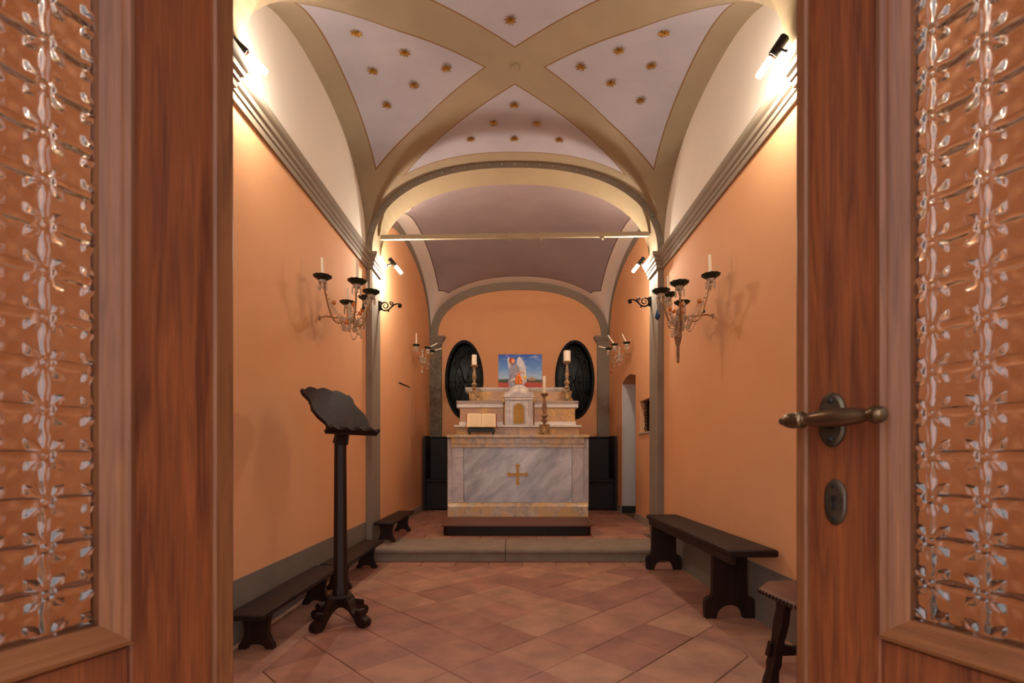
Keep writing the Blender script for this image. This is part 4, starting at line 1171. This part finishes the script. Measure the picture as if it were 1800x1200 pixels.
# ------------------------------------------------------------------ crystal sconces
def sconce(centre, wallx, cups, candles, label, clabel, cgroup, extras, scale=1.0, tilt=None):
    cx_, cy_, cz_ = centre
    s = -1 if wallx < 0 else 1
    where = ['on the arm hugging the wall towards the doors', 'on the arm pointing to the doors', 'on the arm pointing into the nave', 'on the arm pointing to the altar', 'on the arm hugging the wall towards the altar'] if len(cups) == 5 else ['set closest to the wall', 'the leaning middle one', 'the leaning outermost one']
    root = thing('crystal_sconce', label, 'sconce', (wallx, cy_, cz_))
    L = lambda p: (p[0] - wallx, p[1] - cy_, p[2] - cz_)
    arm0 = MB().tube([(0, 0, 0), (-s * 0.05, 0, 0.012), (-s * 0.12, 0, 0.0), L((cx_, cy_, cz_))], 0.006 * scale, 6)
    arm0.lathe([(0.001, 0), (0.022, 0.001), (0.018, 0.008), (0.001, 0.012)] if s < 0 else [(0.001, 0), (0.018, -0.008), (0.022, -0.001), (0.001, 0.0)], 12, axis='X')
    arm0.build('wall_arm', 'wire', root)
    C = Vector(L(centre))
    MB().lathe([(0.004, -0.10), (0.014, -0.085), (0.008, -0.06), (0.022, -0.035), (0.028, -0.01), (0.014, 0.015), (0.010, 0.06), (0.02, 0.075), (0.012, 0.10), (0.003, 0.115)], 12, tuple(C)).build('centre_stem', 'crystal', root)
    for ci, cp in enumerate(cups):
        P = Vector(L(cp)); d = P - C
        pts = []
        for k in range(13):
            t = k / 12
            dip = -0.09 * scale * math.sin(PI * min(1.0, t * 1.05)) * (1 - 0.2 * t)
            lift = d.z * (t ** 3)
            pts.append((C.x + d.x * (t ** 0.75), C.y + d.y * (t ** 0.75), C.z + lift + dip))
        pts[-1] = tuple(P)
        arm = MB().tube(pts, 0.0058 * scale, 5).build('arm', 'wire', root)
        cup = MB().lathe([(0.006, -0.055), (0.010, -0.05), (0.008, -0.035), (0.026, -0.022), (0.03, -0.006), (0.026, 0.0)], 12, tuple(P)).build('glass_cup', 'crystal', arm)
        dish = MB(); lay = []
        for r_, z_ in ((0.014, -0.004), (0.036, 0.002), (0.055, 0.018), (0.064, 0.028), (0.060, 0.028), (0.034, 0.010), (0.012, 0.004)):
            lay.append([((r_ * scale * (1 + 0.07 * math.cos(10 * 2 * PI * k / 40) * (r_ > 0.05))) * math.cos(2 * PI * k / 40) + P.x, r_ * scale * (1 + 0.07 * math.cos(10 * 2 * PI * k / 40) * (r_ > 0.05)) * math.sin(2 * PI * k / 40) + P.y, P.z + z_) for k in range(40)])
        dish.rings(lay).build('drip_dish', 'tole', arm)
        # bead strings from the cup to the centre and drops below the dish
        bd = MB()
        for k in range(1, 14):
            t = k / 14
            q = P.lerp(C, t); sag = -0.06 * scale * math.sin(PI * t)
            bd.ball((q.x, q.y, q.z - 0.045 + sag + 0.03 * t), 0.0075 * scale, 6, 4)
        for a in range(5):
            t = 2 * PI * a / 5 + ci
            for q in range(3):
                bd.ball((P.x + 0.03 * scale * math.cos(t), P.y + 0.03 * scale * math.sin(t), P.z - 0.03 - 0.016 * q), 0.0068 * scale, 6, 4, 1.5)
        tag(bd.build('bead_string', 'crystal', arm), kind='stuff')
        am = MB().ball((P.x * 0.6 + C.x * 0.4, P.y * 0.6 + C.y * 0.4, (P.z * 0.5 + C.z * 0.5) - 0.03), 0.017 * scale, 8, 6)
        am.build('amber_bead', 'amber', arm)
        nxt = cups[(ci + 1) % len(cups)]
        if ci < len(cups) - 1:
            Q = Vector(L(nxt)); gb = MB()
            for k in range(1, 16):
                t = k / 16; q = P.lerp(Q, t) * 0.75 + C * 0.25
                gb.ball((q.x, q.y, q.z - 0.08 - 0.12 * scale * math.sin(PI * t)), 0.0068 * scale, 6, 4)
                gb.ball((q.x * 0.8 + C.x * 0.2, q.y * 0.8 + C.y * 0.2, q.z - 0.13 - 0.14 * scale * math.sin(PI * t)), 0.006 * scale, 6, 4)
            tag(gb.build('bead_garland', 'crystal', root), kind='stuff')
        if candles.get(ci):
            dirv = Vector(candles[ci]); ln_ = dirv.length
            c = MB().tube([(0, 0, 0), tuple(dirv * 0.5), tuple(dirv)], [0.0105 * scale, 0.0095 * scale, 0.0085 * scale], 10)
            c.tube([tuple(dirv), tuple(dirv * 1.04)], 0.0012, 4)
            co = c.build('taper_candle', 'candle'); co.location = (cp[0], cp[1], cp[2] + (0.005 if scale == 1.0 else 0.018))
            tag(co, clabel + ', ' + where[ci], 'candle', cgroup)
    dr = MB()
    for k in range(10):
        a = 2 * PI * k / 10
        for q in range(4):
            r_ = 0.07 * scale * (1 - 0.12 * q)
            dr.ball((C.x + r_ * math.cos(a), C.y + r_ * math.sin(a), C.z - 0.02 - 0.022 * q), 0.0085 * scale, 6, 4, 1.6)
    tag(dr.build('crystal_fringe', 'crystal', root), kind='stuff')
    for nm, p, r_, sz, mat in extras:
        q = L(p)
        MB().lathe([(0.001, r_ * sz * 1.3), (r_ * 0.35, r_ * sz * 0.6), (r_ * 0.9, -r_ * sz * 0.2), (r_, -r_ * sz * 0.5), (r_ * 0.6, -r_ * sz * 0.85), (0.001, -r_ * sz)], 10, q).tube([(q[0], q[1], q[2] + r_ * sz * 1.25), (q[0], q[1], q[2] + r_ * sz * 1.25 + 0.05)], 0.0015, 4).build(nm, mat, root)
    return root
up = lambda h, dx=0, dy=0: (dx, dy, h)
cl = [(-1.36, 3.46, 2.24), (-1.10, 3.41, 2.19), (-1.075, 3.66, 2.20), (-1.17, 3.86, 2.22), (-1.36, 3.98, 2.22)]
sconce((-1.25, 3.70, 2.04), -XW, cl, {0: up(0.15, -0.005), 1: up(0.17), 2: up(0.18), 3: up(0.14), 4: up(0.13)},
       'five-armed crystal sconce with green tin dishes above the lectern', 'white taper in sconce above lectern', 'tapers in the sconce above the lectern',
       [('dark_drop', (-1.12, 3.62, 2.10), 0.012, 2.2, 'tole'), ('amber_drop', (-1.22, 3.55, 1.97), 0.018, 1.2, 'amber')])
cr = [(1.37, 3.42, 2.235), (1.12, 3.33, 2.15), (1.06, 3.55, 2.17), (1.17, 3.74, 2.205), (1.36, 3.98, 2.22)]
rs = sconce((1.26, 3.66, 2.04), XW, cr, {0: up(0.16, -0.008), 3: up(0.16)},
       'five-armed crystal sconce with blue drop and wooden tail above the tall bench', 'white taper in sconce above tall bench', 'tapers in the sconce above the tall bench',
       [('blue_drop', (1.035, 3.55, 2.02), 0.020, 2.0, 'blueglass'), ('green_drop', (1.37, 3.55, 2.05), 0.012, 1.6, 'greenglass'), ('amber_drop', (1.20, 3.5, 2.03), 0.018, 1.2, 'amber')])
MB().lathe([(0.003, -0.35), (0.011, -0.345), (0.012, -0.22), (0.018, -0.21), (0.03, -0.15), (0.026, -0.06), (0.016, -0.03), (0.02, 0.0), (0.01, 0.05)], 12, (1.22 - XW, 0, 0)).build('wooden_tail', 'brownwood', rs)
# small chancel sconces
sconce((CX - CH + 0.14, 7.05, 2.42), CX - CH, [(CX - CH + 0.09, 6.85, 2.52), (CX - CH + 0.24, 6.92, 2.50), (CX - CH + 0.26, 7.15, 2.50)],
       {0: (0, 0, 0.17), 1: (0.13, 0.02, 0.07), 2: (0.14, 0.02, 0.05)}, 'small crystal sconce with leaning candles on the chancel wall beside the stained pilaster',
       'candle in small sconce by stained pilaster', 'candles in the small sconce by the stained pilaster', [('crystal_drop', (CX - CH + 0.14, 7.0, 2.20), 0.02, 1.6, 'crystal')], 0.8)
sconce((RX - 0.16, 6.9, 2.42), RX, [(RX - 0.10, 6.7, 2.52), (RX - 0.26, 6.72, 2.50), (RX - 0.29, 6.98, 2.50)],
       {0: (-0.06, 0, 0.12), 1: (-0.09, 0.0, 0.13), 2: (-0.14, 0.02, 0.04)}, 'small crystal sconce with leaning candles on the wall above the narrow doorway',
       'candle in small sconce above narrow doorway', 'candles in the small sconce above the doorway', [('red_drop', (RX - 0.28, 6.85, 2.18), 0.02, 1.6, 'leather')], 0.8)

# ------------------------------------------------------------------ iron scroll brackets on the arch piers
def scroll_bracket(x0, y_, z_, s, label):
    """s=+1: arm runs towards +x"""
    r = thing('iron_bracket', label, 'bracket', (x0, y_, z_))
    MB().bbox(0, s * 0.012, -0.02, 0.02, -0.05, 0.05, 0.003).build('wall_plate', 'black_iron', r)
    def spiral(cx_, cz, r0, t0, turns, d, rr):
        pts = []
        for k in range(30):
            q = k / 29; rad = r0 * (1 - 0.8 * q); t = t0 + d * turns * 2 * PI * q
            pts.append((s * (cx_ + rad * math.cos(t)), 0, cz + rad * math.sin(t)))
        return pts, rr
    b = MB()
    pts, rr = spiral(0.065, 0.0, 0.05, -PI / 2, 1.5, -1, 0.008); b.tube(pts, [0.009 * (1 - 0.45 * k / 29) for k in range(30)], 6)
    b.tube([(s * x_, 0, zz) for x_, zz in ((0.065, -0.05), (0.10, -0.042), (0.13, -0.012), (0.16, 0.012), (0.19, 0.022), (0.215, 0.02))], [0.009, 0.009, 0.008, 0.008, 0.007, 0.006], 6)
    pts, rr = spiral(0.215, 0.0, 0.022, PI / 2, 1.3, -1, 0.006); b.tube(pts, [0.007] * 30, 6)
    pts, rr = spiral(0.128, 0.025, 0.024, -PI / 2, 1.3, 1, 0.006); b.tube(pts, [0.006] * 30, 6)
    b.build('scroll', 'black_iron', r)
    MB().ball((s * 0.215, 0, 0.0), 0.011, 8, 5).ball((s * 0.10, 0, -0.055), 0.010, 8, 5).ball((s * 0.02, 0, 0.035), 0.013, 8, 5).ball((s * 0.02, 0, -0.035), 0.013, 8, 5).build('leaf_knob', 'black_iron', r)
    return r
scroll_bracket(-XP, 5.11, 2.56, 1, 'black wrought iron scroll bracket on the arch pier above the small step bench')
scroll_bracket(XP, 5.11, 2.605, -1, 'black wrought iron scroll bracket on the arch pier beside the blue glass drop')
